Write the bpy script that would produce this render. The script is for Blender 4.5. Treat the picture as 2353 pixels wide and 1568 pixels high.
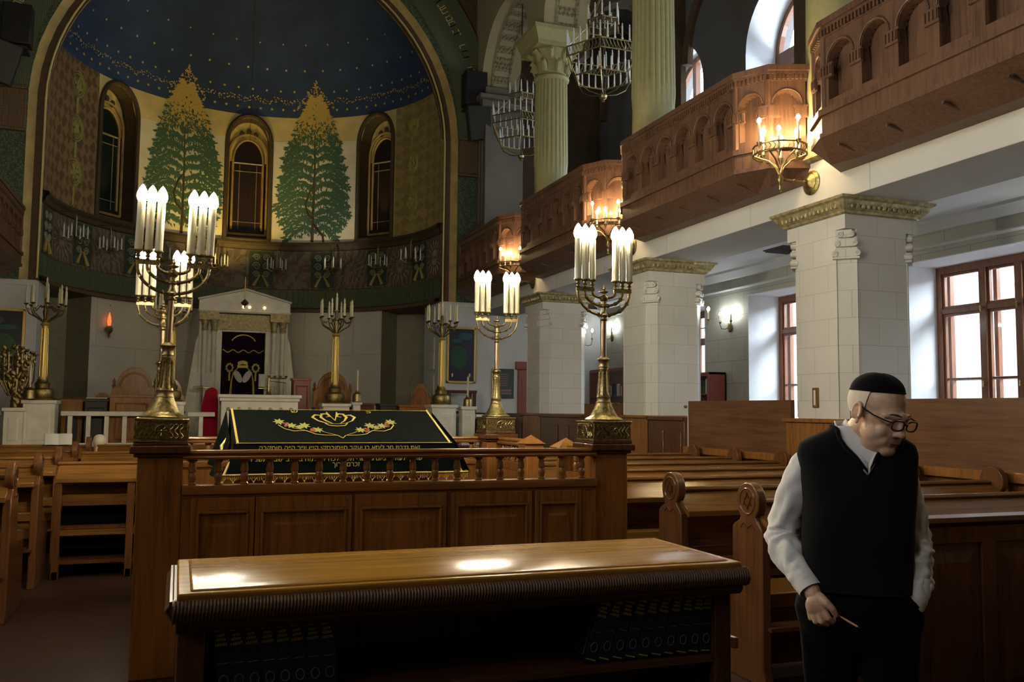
import bpy, math, random
from mathutils import Vector, Matrix, noise
PI = math.pi
R = math.radians
random.seed(7)
for o in list(bpy.data.objects):
    bpy.data.objects.remove(o)
SC = bpy.context.scene
COL = SC.collection

# ------------------------------------------------------------------ camera, world, exposure
def cam_basis(yaw, pitch, roll):
    cy, sy, cp, sp = math.cos(yaw), math.sin(yaw), math.cos(pitch), math.sin(pitch)
    f = Vector((sy * cp, cy * cp, sp)); r = Vector((cy, -sy, 0)); u = r.cross(f)
    cr, sr = math.cos(roll), math.sin(roll)
    return r * cr + u * sr, -r * sr + u * cr, f
cd = bpy.data.cameras.new('camera'); cam = bpy.data.objects.new('camera', cd); COL.objects.link(cam)
r_, u_, f_ = cam_basis(.349, .0764, .0100)
cam.matrix_world = Matrix(((r_.x, u_.x, -f_.x, 0), (r_.y, u_.y, -f_.y, 0), (r_.z, u_.z, -f_.z, 1.5), (0, 0, 0, 1)))
cd.sensor_width = 36; cd.lens = 36 * 2060 / 2353; cd.clip_start = .05; cd.clip_end = 300
SC.camera = cam
SC.view_settings.view_transform = 'Standard'; SC.view_settings.look = 'None'
SC.view_settings.exposure = 0.0; SC.view_settings.gamma = 1.0; SC.view_settings.use_curve_mapping = False
W = bpy.data.worlds.new('overcast_sky'); SC.world = W; W.use_nodes = True
bg = W.node_tree.nodes['Background']; bg.inputs[0].default_value = (.74, .86, 1, 1); bg.inputs[1].default_value = 9.0
SC.cycles.max_bounces = 7; SC.cycles.diffuse_bounces = 4; SC.cycles.glossy_bounces = 3
SC.cycles.transmission_bounces = 4; SC.cycles.transparent_max_bounces = 6
SC.cycles.use_denoising = True; SC.cycles.sample_clamp_indirect = 3.0
SC.cycles.caustics_reflective = False; SC.cycles.caustics_refractive = False

def area(name, loc, rot, sx, sy, power, color, portal=False):
    l = bpy.data.lights.new(name, 'AREA'); l.shape = 'RECTANGLE'; l.size = sx; l.size_y = sy
    l.energy = power; l.color = color
    if portal: l.cycles.is_portal = True
    o = bpy.data.objects.new(name, l); COL.objects.link(o); o.location = loc; o.rotation_euler = rot
    return o
# geometry of the hall (metres): nave axis X0, arch wall Y=19, right arcade X=5.99
X0 = 1.27; YA = 19.0; RA = 3.98; XP = 5.99; XQ = 6.88; XW = 9.1; XF = 9.77
PIERS = (3.05, 7.0, 10.93, 14.86)
WY = (5.02, 8.53, 12.04, 15.5)                       # window centres along the right wall
for y in WY:
    area('window_portal', (XF + .35, y, 2.3), (0, PI / 2, 0), 2.6, 2.1, 1, (1, 1, 1), True)
    area('window_portal', (XF + .35, y, 7.0), (0, PI / 2, 0), 3.6, 2.1, 1, (1, 1, 1), True)
for y in (-1.5, 1.6, 4.7):
    area('window_portal', (-6.9, y, 6.4), (0, -PI / 2, 0), 4.4, 2.0, 1, (1, 1, 1), True)
# luminaires under the glass roof of the courtyard outside the aisle windows
area('courtyard_light', (13.4, 9.0, 5.3), (0, R(75), 0), 2.2, 22, 5200, (.80, .90, 1))
LAMP = 560.0      # radiance of the candle bulbs on the bimah
SCONCE = 560.0

def spot(name, loc, target, power, color, deg, blend=.8, size=.08):
    l = bpy.data.lights.new(name, 'SPOT'); l.energy = power; l.color = color; l.spot_size = R(deg); l.spot_blend = blend; l.shadow_soft_size = size
    o = bpy.data.objects.new(name, l); COL.objects.link(o); o.location = loc
    o.rotation_euler = (Vector(target) - Vector(loc)).to_track_quat('-Z', 'Y').to_euler(); return o
for d_ in (-47.0, .5, 48.8):      # small uplights on the sills of the apse niches
    q_ = RA + .12
    spot('niche_uplight', (X0 + q_ * math.sin(R(d_)), YA + q_ * math.cos(R(d_)), 5.75), (X0 + (q_ + .12) * math.sin(R(d_)), YA + (q_ + .12) * math.cos(R(d_)), 8.6), 60, (1, .70, .14), 36, .6, .03)
# warm floodlights on the ark cornice that light the painted apse wall
spot('apse_floodlight', (.9, 21.2, 4.3), (.7, 22.98, 7.9), 330, (1, .68, .16), 95)
spot('apse_floodlight', (2.6, 20.6, 4.3), (3.2, 22.3, 6.9), 110, (1, .86, .60), 70)

# ------------------------------------------------------------------ materials
def nmat(name):
    m = bpy.data.materials.new(name); m.use_nodes = True
    nt = m.node_tree; return m, nt, nt.nodes['Principled BSDF']
def N(nt, t, **kw):
    n = nt.nodes.new(t)
    for k, v in kw.items():
        if hasattr(n, k): setattr(n, k, v)
    return n
def setin(n, **kw):
    for k, v in kw.items(): n.inputs[k.replace('_', ' ')].default_value = v
def ramp(nt, fac, stops):
    r = N(nt, 'ShaderNodeValToRGB'); e = r.color_ramp.elements
    e[0].position, e[0].color = stops[0][0], (*stops[0][1], 1)
    e[1].position, e[1].color = stops[-1][0], (*stops[-1][1], 1)
    for p, c in stops[1:-1]:
        x = e.new(p); x.color = (*c, 1)
    nt.links.new(fac, r.inputs[0]); return r.outputs[0]
def bump(nt, b, h, dist, strength=1.0):
    n = N(nt, 'ShaderNodeBump'); n.inputs['Distance'].default_value = dist; n.inputs['Strength'].default_value = strength
    nt.links.new(h, n.inputs['Height']); nt.links.new(n.outputs[0], b.inputs['Normal'])
def coords(nt, scale=(1, 1, 1), world=False):
    if world:
        g = N(nt, 'ShaderNodeNewGeometry'); src = g.outputs['Position']
    else:
        t = N(nt, 'ShaderNodeTexCoord'); src = t.outputs['Object']
    m = N(nt, 'ShaderNodeMapping'); m.inputs['Scale'].default_value = scale
    nt.links.new(src, m.inputs['Vector']); return m.outputs[0]
def plain(name, c, rough=.6, metal=0.0, spec=.5, coat=0.0, noise_amt=.0, nscale=8):
    m, nt, b = nmat(name)
    b.inputs['Base Color'].default_value = (*c, 1); b.inputs['Roughness'].default_value = rough
    b.inputs['Metallic'].default_value = metal; b.inputs['Specular IOR Level'].default_value = spec
    b.inputs['Coat Weight'].default_value = coat
    if noise_amt:
        v = coords(nt); n = N(nt, 'ShaderNodeTexNoise'); setin(n, Scale=nscale, Detail=5.0); nt.links.new(v, n.inputs['Vector'])
        c2 = tuple(x * (1 - noise_amt) for x in c); c3 = tuple(min(1, x * (1 + noise_amt)) for x in c)
        nt.links.new(ramp(nt, n.outputs[0], [(.3, c2), (.7, c3)]), b.inputs['Base Color'])
    return m
def wood(name, c, grain=(1, 1, .06), rough=.28, scale=30, coat=.25, dark=.55):
    m, nt, b = nmat(name); v = coords(nt, grain, True)
    n = N(nt, 'ShaderNodeTexNoise'); setin(n, Scale=float(scale), Detail=6.0, Roughness=.65, Distortion=.6); nt.links.new(v, n.inputs['Vector'])
    n2 = N(nt, 'ShaderNodeTexNoise'); setin(n2, Scale=2.2, Detail=2.0); nt.links.new(coords(nt, (1, 1, 1), True), n2.inputs['Vector'])
    mx = N(nt, 'ShaderNodeMath', operation='MULTIPLY_ADD'); mx.inputs[1].default_value = .35; nt.links.new(n2.outputs[0], mx.inputs[0]); nt.links.new(n.outputs[0], mx.inputs[2])
    d = tuple(x * dark for x in c); l = tuple(min(1, x * 1.35) for x in c)
    nt.links.new(ramp(nt, mx.outputs[0], [(.48, d), (.66, c), (.88, l)]), b.inputs['Base Color'])
    b.inputs['Roughness'].default_value = rough; b.inputs['Coat Weight'].default_value = coat; b.inputs['Coat Roughness'].default_value = .15; b.inputs['Specular IOR Level'].default_value = .3
    bump(nt, b, n.outputs[0], .0008, .5); return m
def brassy(name, c, rough=.38, relief=0.004, scale=60):
    m, nt, b = nmat(name); v = coords(nt)
    n = N(nt, 'ShaderNodeTexNoise'); setin(n, Scale=float(scale), Detail=3.0); nt.links.new(v, n.inputs['Vector'])
    nt.links.new(ramp(nt, n.outputs[0], [(.35, tuple(x * .45 for x in c)), (.6, c)]), b.inputs['Base Color'])
    b.inputs['Metallic'].default_value = 1.0; b.inputs['Roughness'].default_value = rough
    if relief: bump(nt, b, n.outputs[0], relief, .6)
    return m
def stone(name, c, bw=.62, bh=.36, mortar=.006, mdark=.62, rough=.75):
    # ashlar courses that follow whichever way the wall faces
    m, nt, b = nmat(name)
    g = N(nt, 'ShaderNodeNewGeometry'); s = N(nt, 'ShaderNodeSeparateXYZ'); nt.links.new(g.outputs['Position'], s.inputs[0])
    sn = N(nt, 'ShaderNodeSeparateXYZ'); nt.links.new(g.outputs['True Normal'], sn.inputs[0])
    ab = N(nt, 'ShaderNodeMath', operation='ABSOLUTE'); nt.links.new(sn.outputs[0], ab.inputs[0])
    gt = N(nt, 'ShaderNodeMath', operation='GREATER_THAN'); gt.inputs[1].default_value = .7; nt.links.new(ab.outputs[0], gt.inputs[0])
    mx = N(nt, 'ShaderNodeMix', data_type='FLOAT'); nt.links.new(gt.outputs[0], mx.inputs[0]); nt.links.new(s.outputs[0], mx.inputs[2]); nt.links.new(s.outputs[1], mx.inputs[3])
    cx = N(nt, 'ShaderNodeCombineXYZ'); nt.links.new(mx.outputs[0], cx.inputs[0]); nt.links.new(s.outputs[2], cx.inputs[1])
    br = N(nt, 'ShaderNodeTexBrick'); nt.links.new(cx.outputs[0], br.inputs['Vector'])
    setin(br, Scale=1.0, Mortar_Size=mortar, Mortar_Smooth=.3, Brick_Width=bw, Row_Height=bh, Bias=0.0)
    br.inputs['Color1'].default_value = (*c, 1); br.inputs['Color2'].default_value = (*[x * .95 for x in c], 1)
    br.inputs['Mortar'].default_value = (*[x * mdark for x in c], 1)
    n = N(nt, 'ShaderNodeTexNoise'); setin(n, Scale=1.3, Detail=4.0); nt.links.new(g.outputs['Position'], n.inputs['Vector'])
    mm = N(nt, 'ShaderNodeMix', data_type='RGBA', blend_type='MULTIPLY'); mm.inputs[0].default_value = .35
    nt.links.new(br.outputs[0], mm.inputs[6]); nt.links.new(ramp(nt, n.outputs[0], [(.3, (.75, .74, .7)), (.7, (1, 1, 1))]), mm.inputs[7])
    nt.links.new(mm.outputs[2], b.inputs['Base Color']); b.inputs['Roughness'].default_value = rough; return m
def pattern(name, c1, c2, scale=6, stretch=(1, 1, 1), lo=.48, hi=.54, kind='WAVES', rough=.7, metal=0.0):
    # painted diaper ornament in two paint colours
    m, nt, b = nmat(name); v = coords(nt, stretch, True)
    if kind == 'VORONOI':
        n = N(nt, 'ShaderNodeTexVoronoi', feature='DISTANCE_TO_EDGE'); setin(n, Scale=float(scale), Randomness=.35); out = n.outputs['Distance']
        lo, hi = .05, .12
    elif kind == 'MAGIC':
        n = N(nt, 'ShaderNodeTexMagic', turbulence_depth=3); setin(n, Scale=float(scale), Distortion=1.6); out = n.outputs[1]
    else:
        n = N(nt, 'ShaderNodeTexWave', wave_type='RINGS'); setin(n, Scale=float(scale), Distortion=9.0, Detail=3.0); out = n.outputs[1]
    nt.links.new(v, n.inputs['Vector'])
    nt.links.new(ramp(nt, out, [(lo, c1), (hi, c2)]), b.inputs['Base Color']); b.inputs['Roughness'].default_value = rough
    b.inputs['Metallic'].default_value = metal; return m
def emit(name, c, s):
    m, nt, b = nmat(name); b.inputs['Base Color'].default_value = (*c, 1)
    b.inputs['Emission Color'].default_value = (*c, 1); b.inputs['Emission Strength'].default_value = s; return m
def cloth(name, c, scale=900, rough=.9, sheen=.3):
    m, nt, b = nmat(name); v = coords(nt)
    n = N(nt, 'ShaderNodeTexNoise'); setin(n, Scale=float(scale), Detail=2.0); nt.links.new(v, n.inputs['Vector'])
    nt.links.new(ramp(nt, n.outputs[0], [(.3, tuple(x * .92 for x in c)), (.7, tuple(min(1, x * 1.06) for x in c))]), b.inputs['Base Color'])
    b.inputs['Roughness'].default_value = rough; b.inputs['Sheen Weight'].default_value = sheen
    b.inputs['Specular IOR Level'].default_value = .04; bump(nt, b, n.outputs[0], .001, .4); return m
M = dict(
    stone=stone('pale_ashlar', (.62, .595, .54), .44, .27, .004, .72), fascia=stone('gallery_fascia_stone', (.62, .60, .55), 1.9, .9, .006),
    outer=stone('aisle_wall_stone', (.50, .50, .44), .8, .4), plaster=plain('white_plaster', (.62, .64, .66), .8, noise_amt=.05, nscale=2),
    reveal=plain('window_reveal_paint', (.72, .76, .80), .7, noise_amt=.03), marble=plain('white_marble', (.78, .75, .66), .45, noise_amt=.10, nscale=5),
    apse_low=stone('apse_marble_wall', (.68, .655, .58), 1.1, 1.4, .006), recess=plain('recess_shade_plaster', (.30, .28, .20), .8, noise_amt=.1),
    gold_wall=plain('gold_fresco_ground', (.62, .50, .20), .6, noise_amt=.14, nscale=3), pale_fresco=plain('pale_fresco_ground', (.62, .57, .42), .7, noise_amt=.1, nscale=3),
    dome=plain('night_blue_dome_paint', (.026, .052, .115), .75, noise_amt=.2, nscale=2), gold=plain('gold_paint', (.72, .50, .13), .45, .35),
    gold_rim=plain('dull_gold_band', (.36, .25, .07), .5, .15, noise_amt=.2, nscale=4), tree_green=plain('tree_green_paint', (.045, .10, .055), .8),
    tree_dark=plain('tree_trunk_paint', (.05, .03, .015), .8), niche=plain('niche_brown_paint', (.055, .036, .017), .7, noise_amt=.2),
    niche_gold=plain('niche_head_gold', (.66, .50, .16), .5, noise_amt=.25, nscale=7), lead=plain('lead_came', (.20, .17, .10), .5),
    frieze=pattern('frieze_brown_paint', (.085, .06, .038), (.15, .115, .08), 3, kind='RINGS'), frieze_green=plain('frieze_green_paint', (.028, .042, .026), .8, noise_amt=.3),
    scroll=plain('frieze_scroll_paint', (.20, .22, .14), .7), scroll_gold=plain('frieze_gold_paint', (.34, .25, .07), .6), ray=plain('frieze_ray_paint', (.25, .19, .13), .8),
    green_orn=pattern('green_diaper_paint', (.035, .055, .032), (.10, .12, .065), 24, kind='VORONOI'), green_dk=plain('dark_green_paint', (.018, .034, .028), .8),
    red_orn=pattern('russet_diaper_paint', (.075, .042, .02), (.13, .085, .04), 20, kind='VORONOI'), brown=plain('brown_band_paint', (.085, .05, .025), .8, noise_amt=.2),
    arch_band=pattern('arch_soffit_ornament', (.12, .105, .055), (.27, .22, .12), 7, kind='MAGIC'), arch_plain=plain('arch_ochre_paint', (.36, .30, .17), .8),
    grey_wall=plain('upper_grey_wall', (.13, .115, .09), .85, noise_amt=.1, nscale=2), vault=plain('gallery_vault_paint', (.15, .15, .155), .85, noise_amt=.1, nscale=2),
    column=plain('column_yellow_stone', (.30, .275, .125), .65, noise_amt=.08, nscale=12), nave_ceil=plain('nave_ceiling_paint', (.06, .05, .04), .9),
    capgold=plain('gilded_capital', (.34, .28, .14), .5, .35, noise_amt=.45, nscale=18), brass=brassy('old_brass', (.44, .34, .16), .40, .002, 80), brass_d=brassy('dark_brass', (.36, .27, .12), .42, .002, 60),
    brass_pol=brassy('pole_brass', (.52, .36, .22), .32, 0, 5), brass_orn=brassy('chased_brass', (.42, .33, .13), .42, .006, 45), gilt=plain('gilt_frame', (.62, .45, .14), .42, .6),
    tube=plain('white_candle_tube', (.60, .56, .39), .35, spec=.5), tube_u=plain('unlit_candle_tube', (.68, .70, .68), .5),
    bulb=emit('lit_bulb', (1, .88, .62), LAMP), bulb_s=emit('lit_sconce_bulb', (1, .72, .36), SCONCE), bulb_w=emit('lit_wall_bulb', (.96, 1, .92), 240.0),
    flame=emit('red_lamp', (1, .20, .05), 1.2), glow=emit('gable_dot_glow', (1, .75, .3), 8.0),
    oak=wood('oak', (.25, .102, .026)), oak_x=wood('oak_long_grain', (.25, .102, .026), (.05, 1, 1)), oak_d=wood('dark_oak', (.10, .038, .016)), oak_dx=wood('dark_oak_long', (.10, .038, .015), (.05, 1, 1), .5, coat=0),
    pew=wood('pew_oak', (.17, .078, .020), (.05, 1, 1), .20, coat=.2), pew_v=wood('pew_end_oak', (.13, .052, .018), rough=.32, coat=.3), panel=wood('panel_veneer', (.135, .062, .028), (1, .05, 1), .42, coat=.1),
    top=wood('polished_desk_top', (.34, .165, .024), (.05, 1, 1), .22, 18, .0, .75), balc=wood('balcony_oak', (.115, .058, .034), (1, 1, .05), .5, coat=.05), redwood=plain('red_stained_wood', (.24, .055, .035), .4),
    winwood=wood('window_frame_wood', (.17, .065, .03), rough=.4), velvet=cloth('dark_green_velvet', (.0030, .0052, .0046), sheen=.0), velvet_v=cloth('purple_velvet', (.016, .006, .012), sheen=.03), braid=plain('gold_braid', (.62, .48, .10), .5, .2),
    fruit=plain('russet_thread', (.35, .10, .04), .7), leaf=plain('olive_thread', (.30, .30, .07), .7), red=cloth('red_cloth', (.30, .008, .03)),
    rib_brown=plain('ribbed_edge_oak', (.10, .042, .014), .45, spec=.3), void=plain('under_desk_shade', (.004, .004, .004), .9, spec=.05), black=plain('black_plastic', (.012, .012, .013), .5), iron=plain('dark_iron', (.05, .045, .04), .5, .6), paper=plain('paper', (.62, .62, .60), .8), book=plain('navy_book_cloth', (.007, .011, .027), .45), book_gold=plain('book_gilding', (.55, .42, .10), .45, .3),
    book_grey=plain('book_silver_stamp', (.16, .17, .22), .5), floor=wood('floor_boards', (.035, .014, .010), (.15, 1, 1), .5, 10, .1), pic_dark=plain('picture_navy', (.012, .016, .045), .4), pic_green=plain('picture_green', (.01, .07, .035), .4),
    pic_blue=plain('picture_teal', (.03, .09, .12), .4), cream=plain('facade_cream', (.85, .80, .68), .8), facade_d=plain('facade_brown', (.25, .15, .13), .8), snow=plain('facade_white', (.9, .9, .9), .9), stained=plain('stained_glass_brown', (.022, .012, .012), .25),
    stained_g=plain('stained_glass_green', (.007, .014, .010), .25), stained_r=plain('stained_glass_red', (.06, .012, .008), .25), sign=plain('sign_board', (.02, .035, .03), .4), carpet=plain('dais_carpet', (.10, .03, .02), .9),
    skin=None)
def glass_mat():
    m, nt, b = nmat('window_glass'); b.inputs['Base Color'].default_value = (1, 1, 1, 1); b.inputs['Roughness'].default_value = .02
    tr = N(nt, 'ShaderNodeBsdfTransparent'); gl = N(nt, 'ShaderNodeBsdfGlossy'); gl.inputs['Roughness'].default_value = .02
    mx = N(nt, 'ShaderNodeMixShader'); mx.inputs[0].default_value = .06; nt.links.new(tr.outputs[0], mx.inputs[1]); nt.links.new(gl.outputs[0], mx.inputs[2])
    nt.links.new(mx.outputs[0], nt.nodes['Material Output'].inputs[0]); return m
M['glass'] = glass_mat()
def skin_mat():
    m, nt, b = nmat('aged_skin'); v = coords(nt)
    n = N(nt, 'ShaderNodeTexNoise'); setin(n, Scale=26.0, Detail=5.0); nt.links.new(v, n.inputs['Vector'])
    nt.links.new(ramp(nt, n.outputs[0], [(.3, (.58, .31, .19)), (.55, (.74, .47, .31)), (.75, (.80, .56, .40))]), b.inputs['Base Color'])
    n2 = N(nt, 'ShaderNodeTexNoise'); setin(n2, Scale=140.0, Detail=4.0); nt.links.new(v, n2.inputs['Vector'])
    b.inputs['Roughness'].default_value = .5; b.inputs['Subsurface Weight'].default_value = .08; b.inputs['Subsurface Scale'].default_value = .01
    bump(nt, b, n2.outputs[0], .0015, .5); return m
M['skin'] = skin_mat()
M['top'].node_tree.nodes['Principled BSDF'].inputs['Specular IOR Level'].default_value = .10
M['side_fresco'] = pattern('brown_side_fresco', (.13, .075, .03), (.24, .15, .06), 2.2, kind='MAGIC'); M['side_fresco_r'] = pattern('olive_side_fresco', (.27, .20, .075), (.36, .27, .10), 2.2, kind='MAGIC')
M['shirt'] = cloth('white_shirt_cotton', (.80, .78, .75), 500, .85, .05); M['vest'] = cloth('black_wool_vest', (.009, .009, .010), 700, .95, .06); M['trouser'] = cloth('navy_trousers', (.0035, .0035, .005), 700, .9, .04)
M['hair'] = cloth('white_hair', (.76, .66, .53), 300, .8, .2); M['kippa'] = cloth('black_kippa', (.006, .006, .008), 700, .95, .05); M['pencil'] = plain('orange_pencil_lacquer', (.72, .25, .01), .4); M['lens'] = M['glass']; M['lip'] = plain('lip_skin', (.33, .13, .10), .5)
M['brow'] = plain('grey_brow_hair', (.16, .12, .09), .9); M['gframe'] = plain('black_glasses_frame', (.01, .01, .012), .3)

# ------------------------------------------------------------------ mesh builder
class MB:
    def __init__(s): s.v = []; s.f = []; s.mi = []; s.cur = 0
    def add(s, vs, fs):
        n = len(s.v); s.v += [tuple(p) for p in vs]; s.f += [tuple(i + n for i in f) for f in fs]; s.mi += [s.cur] * len(fs); return s
    def box(s, x0, y0, z0, x1, y1, z1):
        return s.add([(x0, y0, z0), (x1, y0, z0), (x1, y1, z0), (x0, y1, z0), (x0, y0, z1), (x1, y0, z1), (x1, y1, z1), (x0, y1, z1)],
                     [(0, 3, 2, 1), (4, 5, 6, 7), (0, 1, 5, 4), (1, 2, 6, 5), (2, 3, 7, 6), (3, 0, 4, 7)])
    def frustum(s, x0, y0, z0, x1, y1, z1, d):        # raised field: box whose top (z1) is inset by d
        return s.add([(x0, y0, z0), (x1, y0, z0), (x1, y1, z0), (x0, y1, z0), (x0 + d, y0 + d, z1), (x1 - d, y0 + d, z1), (x1 - d, y1 - d, z1), (x0 + d, y1 - d, z1)],
                     [(0, 3, 2, 1), (4, 5, 6, 7), (0, 1, 5, 4), (1, 2, 6, 5), (2, 3, 7, 6), (3, 0, 4, 7)])
    def obox(s, c, size, m):
        hx, hy, hz = size[0] / 2, size[1] / 2, size[2] / 2; c = Vector(c)
        vs = [c + m @ Vector((sx * hx, sy * hy, sz * hz)) for sz in (-1, 1) for sx, sy in ((-1, -1), (1, -1), (1, 1), (-1, 1))]
        return s.add(vs, [(0, 3, 2, 1), (4, 5, 6, 7), (0, 1, 5, 4), (1, 2, 6, 5), (2, 3, 7, 6), (3, 0, 4, 7)])
    def raised(s, x0, x1, z0, z1, y, d, depth):       # raised panel on a face looking -y
        return s.add([(x0, y, z0), (x1, y, z0), (x1, y, z1), (x0, y, z1), (x0 + d, y - depth, z0 + d), (x1 - d, y - depth, z0 + d), (x1 - d, y - depth, z1 - d), (x0 + d, y - depth, z1 - d)],
                     [(4, 5, 6, 7), (0, 1, 5, 4), (1, 2, 6, 5), (2, 3, 7, 6), (3, 0, 4, 7), (0, 3, 2, 1)])
    def lathe(s, prof, c=(0, 0, 0), n=16, m=None, squash=1.0):
        c = Vector(c); vs = []; fs = []
        for r, z in prof:
            for k in range(n):
                a = 2 * PI * k / n; p = Vector((r * math.cos(a), r * math.sin(a) * squash, z)); vs.append(c + (m @ p if m else p))
        for i in range(len(prof) - 1):
            for k in range(n):
                k2 = (k + 1) % n; fs.append((i * n + k, i * n + k2, (i + 1) * n + k2, (i + 1) * n + k))
        fs.append(tuple(range(n - 1, -1, -1))); fs.append(tuple((len(prof) - 1) * n + k for k in range(n)))
        return s.add(vs, fs)
    def cyl(s, p0, p1, r0, r1=None, n=12):
        p0, p1 = Vector(p0), Vector(p1); d = p1 - p0; q = d.to_track_quat('Z', 'Y').to_matrix()
        return s.lathe([(r0, 0), (r0 if r1 is None else r1, d.length)], p0, n, q)
    def ball(s, c, r, n=12, m=None):
        if not hasattr(r, '__len__'): r = (r, r, r)
        c = Vector(c); k = max(4, n // 2); vs = []; fs = []
        for i in range(1, k):
            t = PI * i / k
            for j in range(n):
                a = 2 * PI * j / n; p = Vector((r[0] * math.sin(t) * math.cos(a), r[1] * math.sin(t) * math.sin(a), -r[2] * math.cos(t))); vs.append(c + (m @ p if m else p))
        b = Vector((0, 0, -r[2])); t = Vector((0, 0, r[2])); vs.append(c + (m @ b if m else b)); vs.append(c + (m @ t if m else t)); B = (k - 1) * n
        for i in range(k - 2):
            for j in range(n):
                j2 = (j + 1) % n; fs.append((i * n + j, i * n + j2, (i + 1) * n + j2, (i + 1) * n + j))
        for j in range(n):
            j2 = (j + 1) % n; fs.append((B, j2, j)); fs.append(((k - 2) * n + j, (k - 2) * n + j2, B + 1))
        return s.add(vs, fs)
    def tube(s, pts, r, n=8, closed=False, flat=1.0):
        pts = [Vector(p) for p in pts]; L = len(pts); vs = []; fs = []; up = None
        rr = r if hasattr(r, '__len__') else [r] * L
        for i, p in enumerate(pts):
            if closed: t = pts[(i + 1) % L] - pts[i - 1]
            else: t = pts[min(i + 1, L - 1)] - pts[max(i - 1, 0)]
            t.normalize()
            if up is None:
                up = Vector((0, 0, 1)) if abs(t.z) < .9 else Vector((0, 1, 0))
            a = t.cross(up)
            if a.length < 1e-5: a = t.orthogonal()
            a.normalize(); up = a.cross(t)
            for k in range(n):
                g = 2 * PI * k / n; vs.append(p + a * math.cos(g) * rr[i] + up * math.sin(g) * rr[i] * flat)
        for i in range(L if closed else L - 1):
            i2 = (i + 1) % L
            for k in range(n):
                k2 = (k + 1) % n; fs.append((i * n + k, i * n + k2, i2 * n + k2, i2 * n + k))
        if not closed: fs.append(tuple(range(n - 1, -1, -1))); fs.append(tuple((L - 1) * n + k for k in range(n)))
        return s.add(vs, fs)
    def prism(s, poly, f0, f1):                        # poly of 2-D points; f0/f1 map a 2-D point to the near/far 3-D point
        n = len(poly); vs = [f0(*p) for p in poly] + [f1(*p) for p in poly]
        return s.add(vs, [tuple(range(n)), tuple(range(2 * n - 1, n - 1, -1))] + [(i, i + n, (i + 1) % n + n, (i + 1) % n) for i in range(n)])
    def prism_x(s, poly, x0, x1): return s.prism(poly, lambda a, b: (x0, a, b), lambda a, b: (x1, a, b))
    def prism_y(s, poly, y0, y1): return s.prism(poly, lambda a, b: (a, y0, b), lambda a, b: (a, y1, b))
    def prism_z(s, poly, z0, z1): return s.prism(poly, lambda a, b: (a, b, z0), lambda a, b: (a, b, z1))
    def grid(s, fn, nu, nv, closed_u=False):
        vs = [fn(i / nu, j / nv) for j in range(nv + 1) for i in range(nu if closed_u else nu + 1)]; w = nu if closed_u else nu + 1
        fs = [(j * w + i, j * w + (i + 1) % w, (j + 1) * w + (i + 1) % w, (j + 1) * w + i) for j in range(nv) for i in range(nu)]
        return s.add(vs, fs)
    def mirror_x(s):
        n = len(s.v); s.v += [(-x, y, z) for x, y, z in s.v]; s.f += [tuple(i + n for i in reversed(f)) for f in s.f]; s.mi += list(s.mi); return s
    def build(s, name, mat, parent=None, ang=35, bev=0.0, smooth=True):
        me = bpy.data.meshes.new(name); me.from_pydata(s.v, [], s.f)
        for m in (mat if isinstance(mat, (list, tuple)) else [mat]): me.materials.append(M[m] if isinstance(m, str) else m)
        if isinstance(mat, (list, tuple)): me.polygons.foreach_set('material_index', s.mi)
        if smooth:
            me.shade_smooth(); me.set_sharp_from_angle(angle=R(ang))
        o = bpy.data.objects.new(name, me); COL.objects.link(o)
        if parent: o.parent = parent
        if bev:
            b = o.modifiers.new('bevel', 'BEVEL'); b.width = bev; b.segments = 2; b.limit_method = 'ANGLE'; b.angle_limit = R(40)
        return o
def thing(name, label, cat, loc=(0, 0, 0), rz=0, group=None):
    o = bpy.data.objects.new(name, None); COL.objects.link(o); o.empty_display_size = .1
    o.location = loc; o.rotation_euler = (0, 0, rz); o['label'] = label; o['category'] = cat
    if group: o['group'] = group
    return o
def tag(o, label, cat, group=None, kind=None):
    o['label'] = label; o['category'] = cat
    if group: o['group'] = group
    if kind: o['kind'] = kind
    return o
def struct(o, label=None):
    o['kind'] = 'structure'
    if label: o['label'] = label
    return o
def kids(o): return [c for c in ALLKIDS(o)]
def ALLKIDS(o): return [c for c in COL.objects if c.parent == o]
def tree_of(o): return (o, [tree_of(c) for c in ALLKIDS(o)])
def copy_tree(t, parent=None):
    c = t[0].copy(); COL.objects.link(c); c.parent = parent
    for ch in t[1]: copy_tree(ch, c)
    return c
def dup(t, loc, rz, label, group=None, sc=None):
    r = copy_tree(t); r.location = loc; r.rotation_euler = (0, 0, rz); r['label'] = label
    if group: r['group'] = group
    if sc: r.scale = sc
    return r
def arc(cx, cz, r, a0, a1, n, rz=None): return [(cx + r * math.cos(R(a0 + (a1 - a0) * i / n)), cz + (rz or r) * math.sin(R(a0 + (a1 - a0) * i / n))) for i in range(n + 1)]

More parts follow.
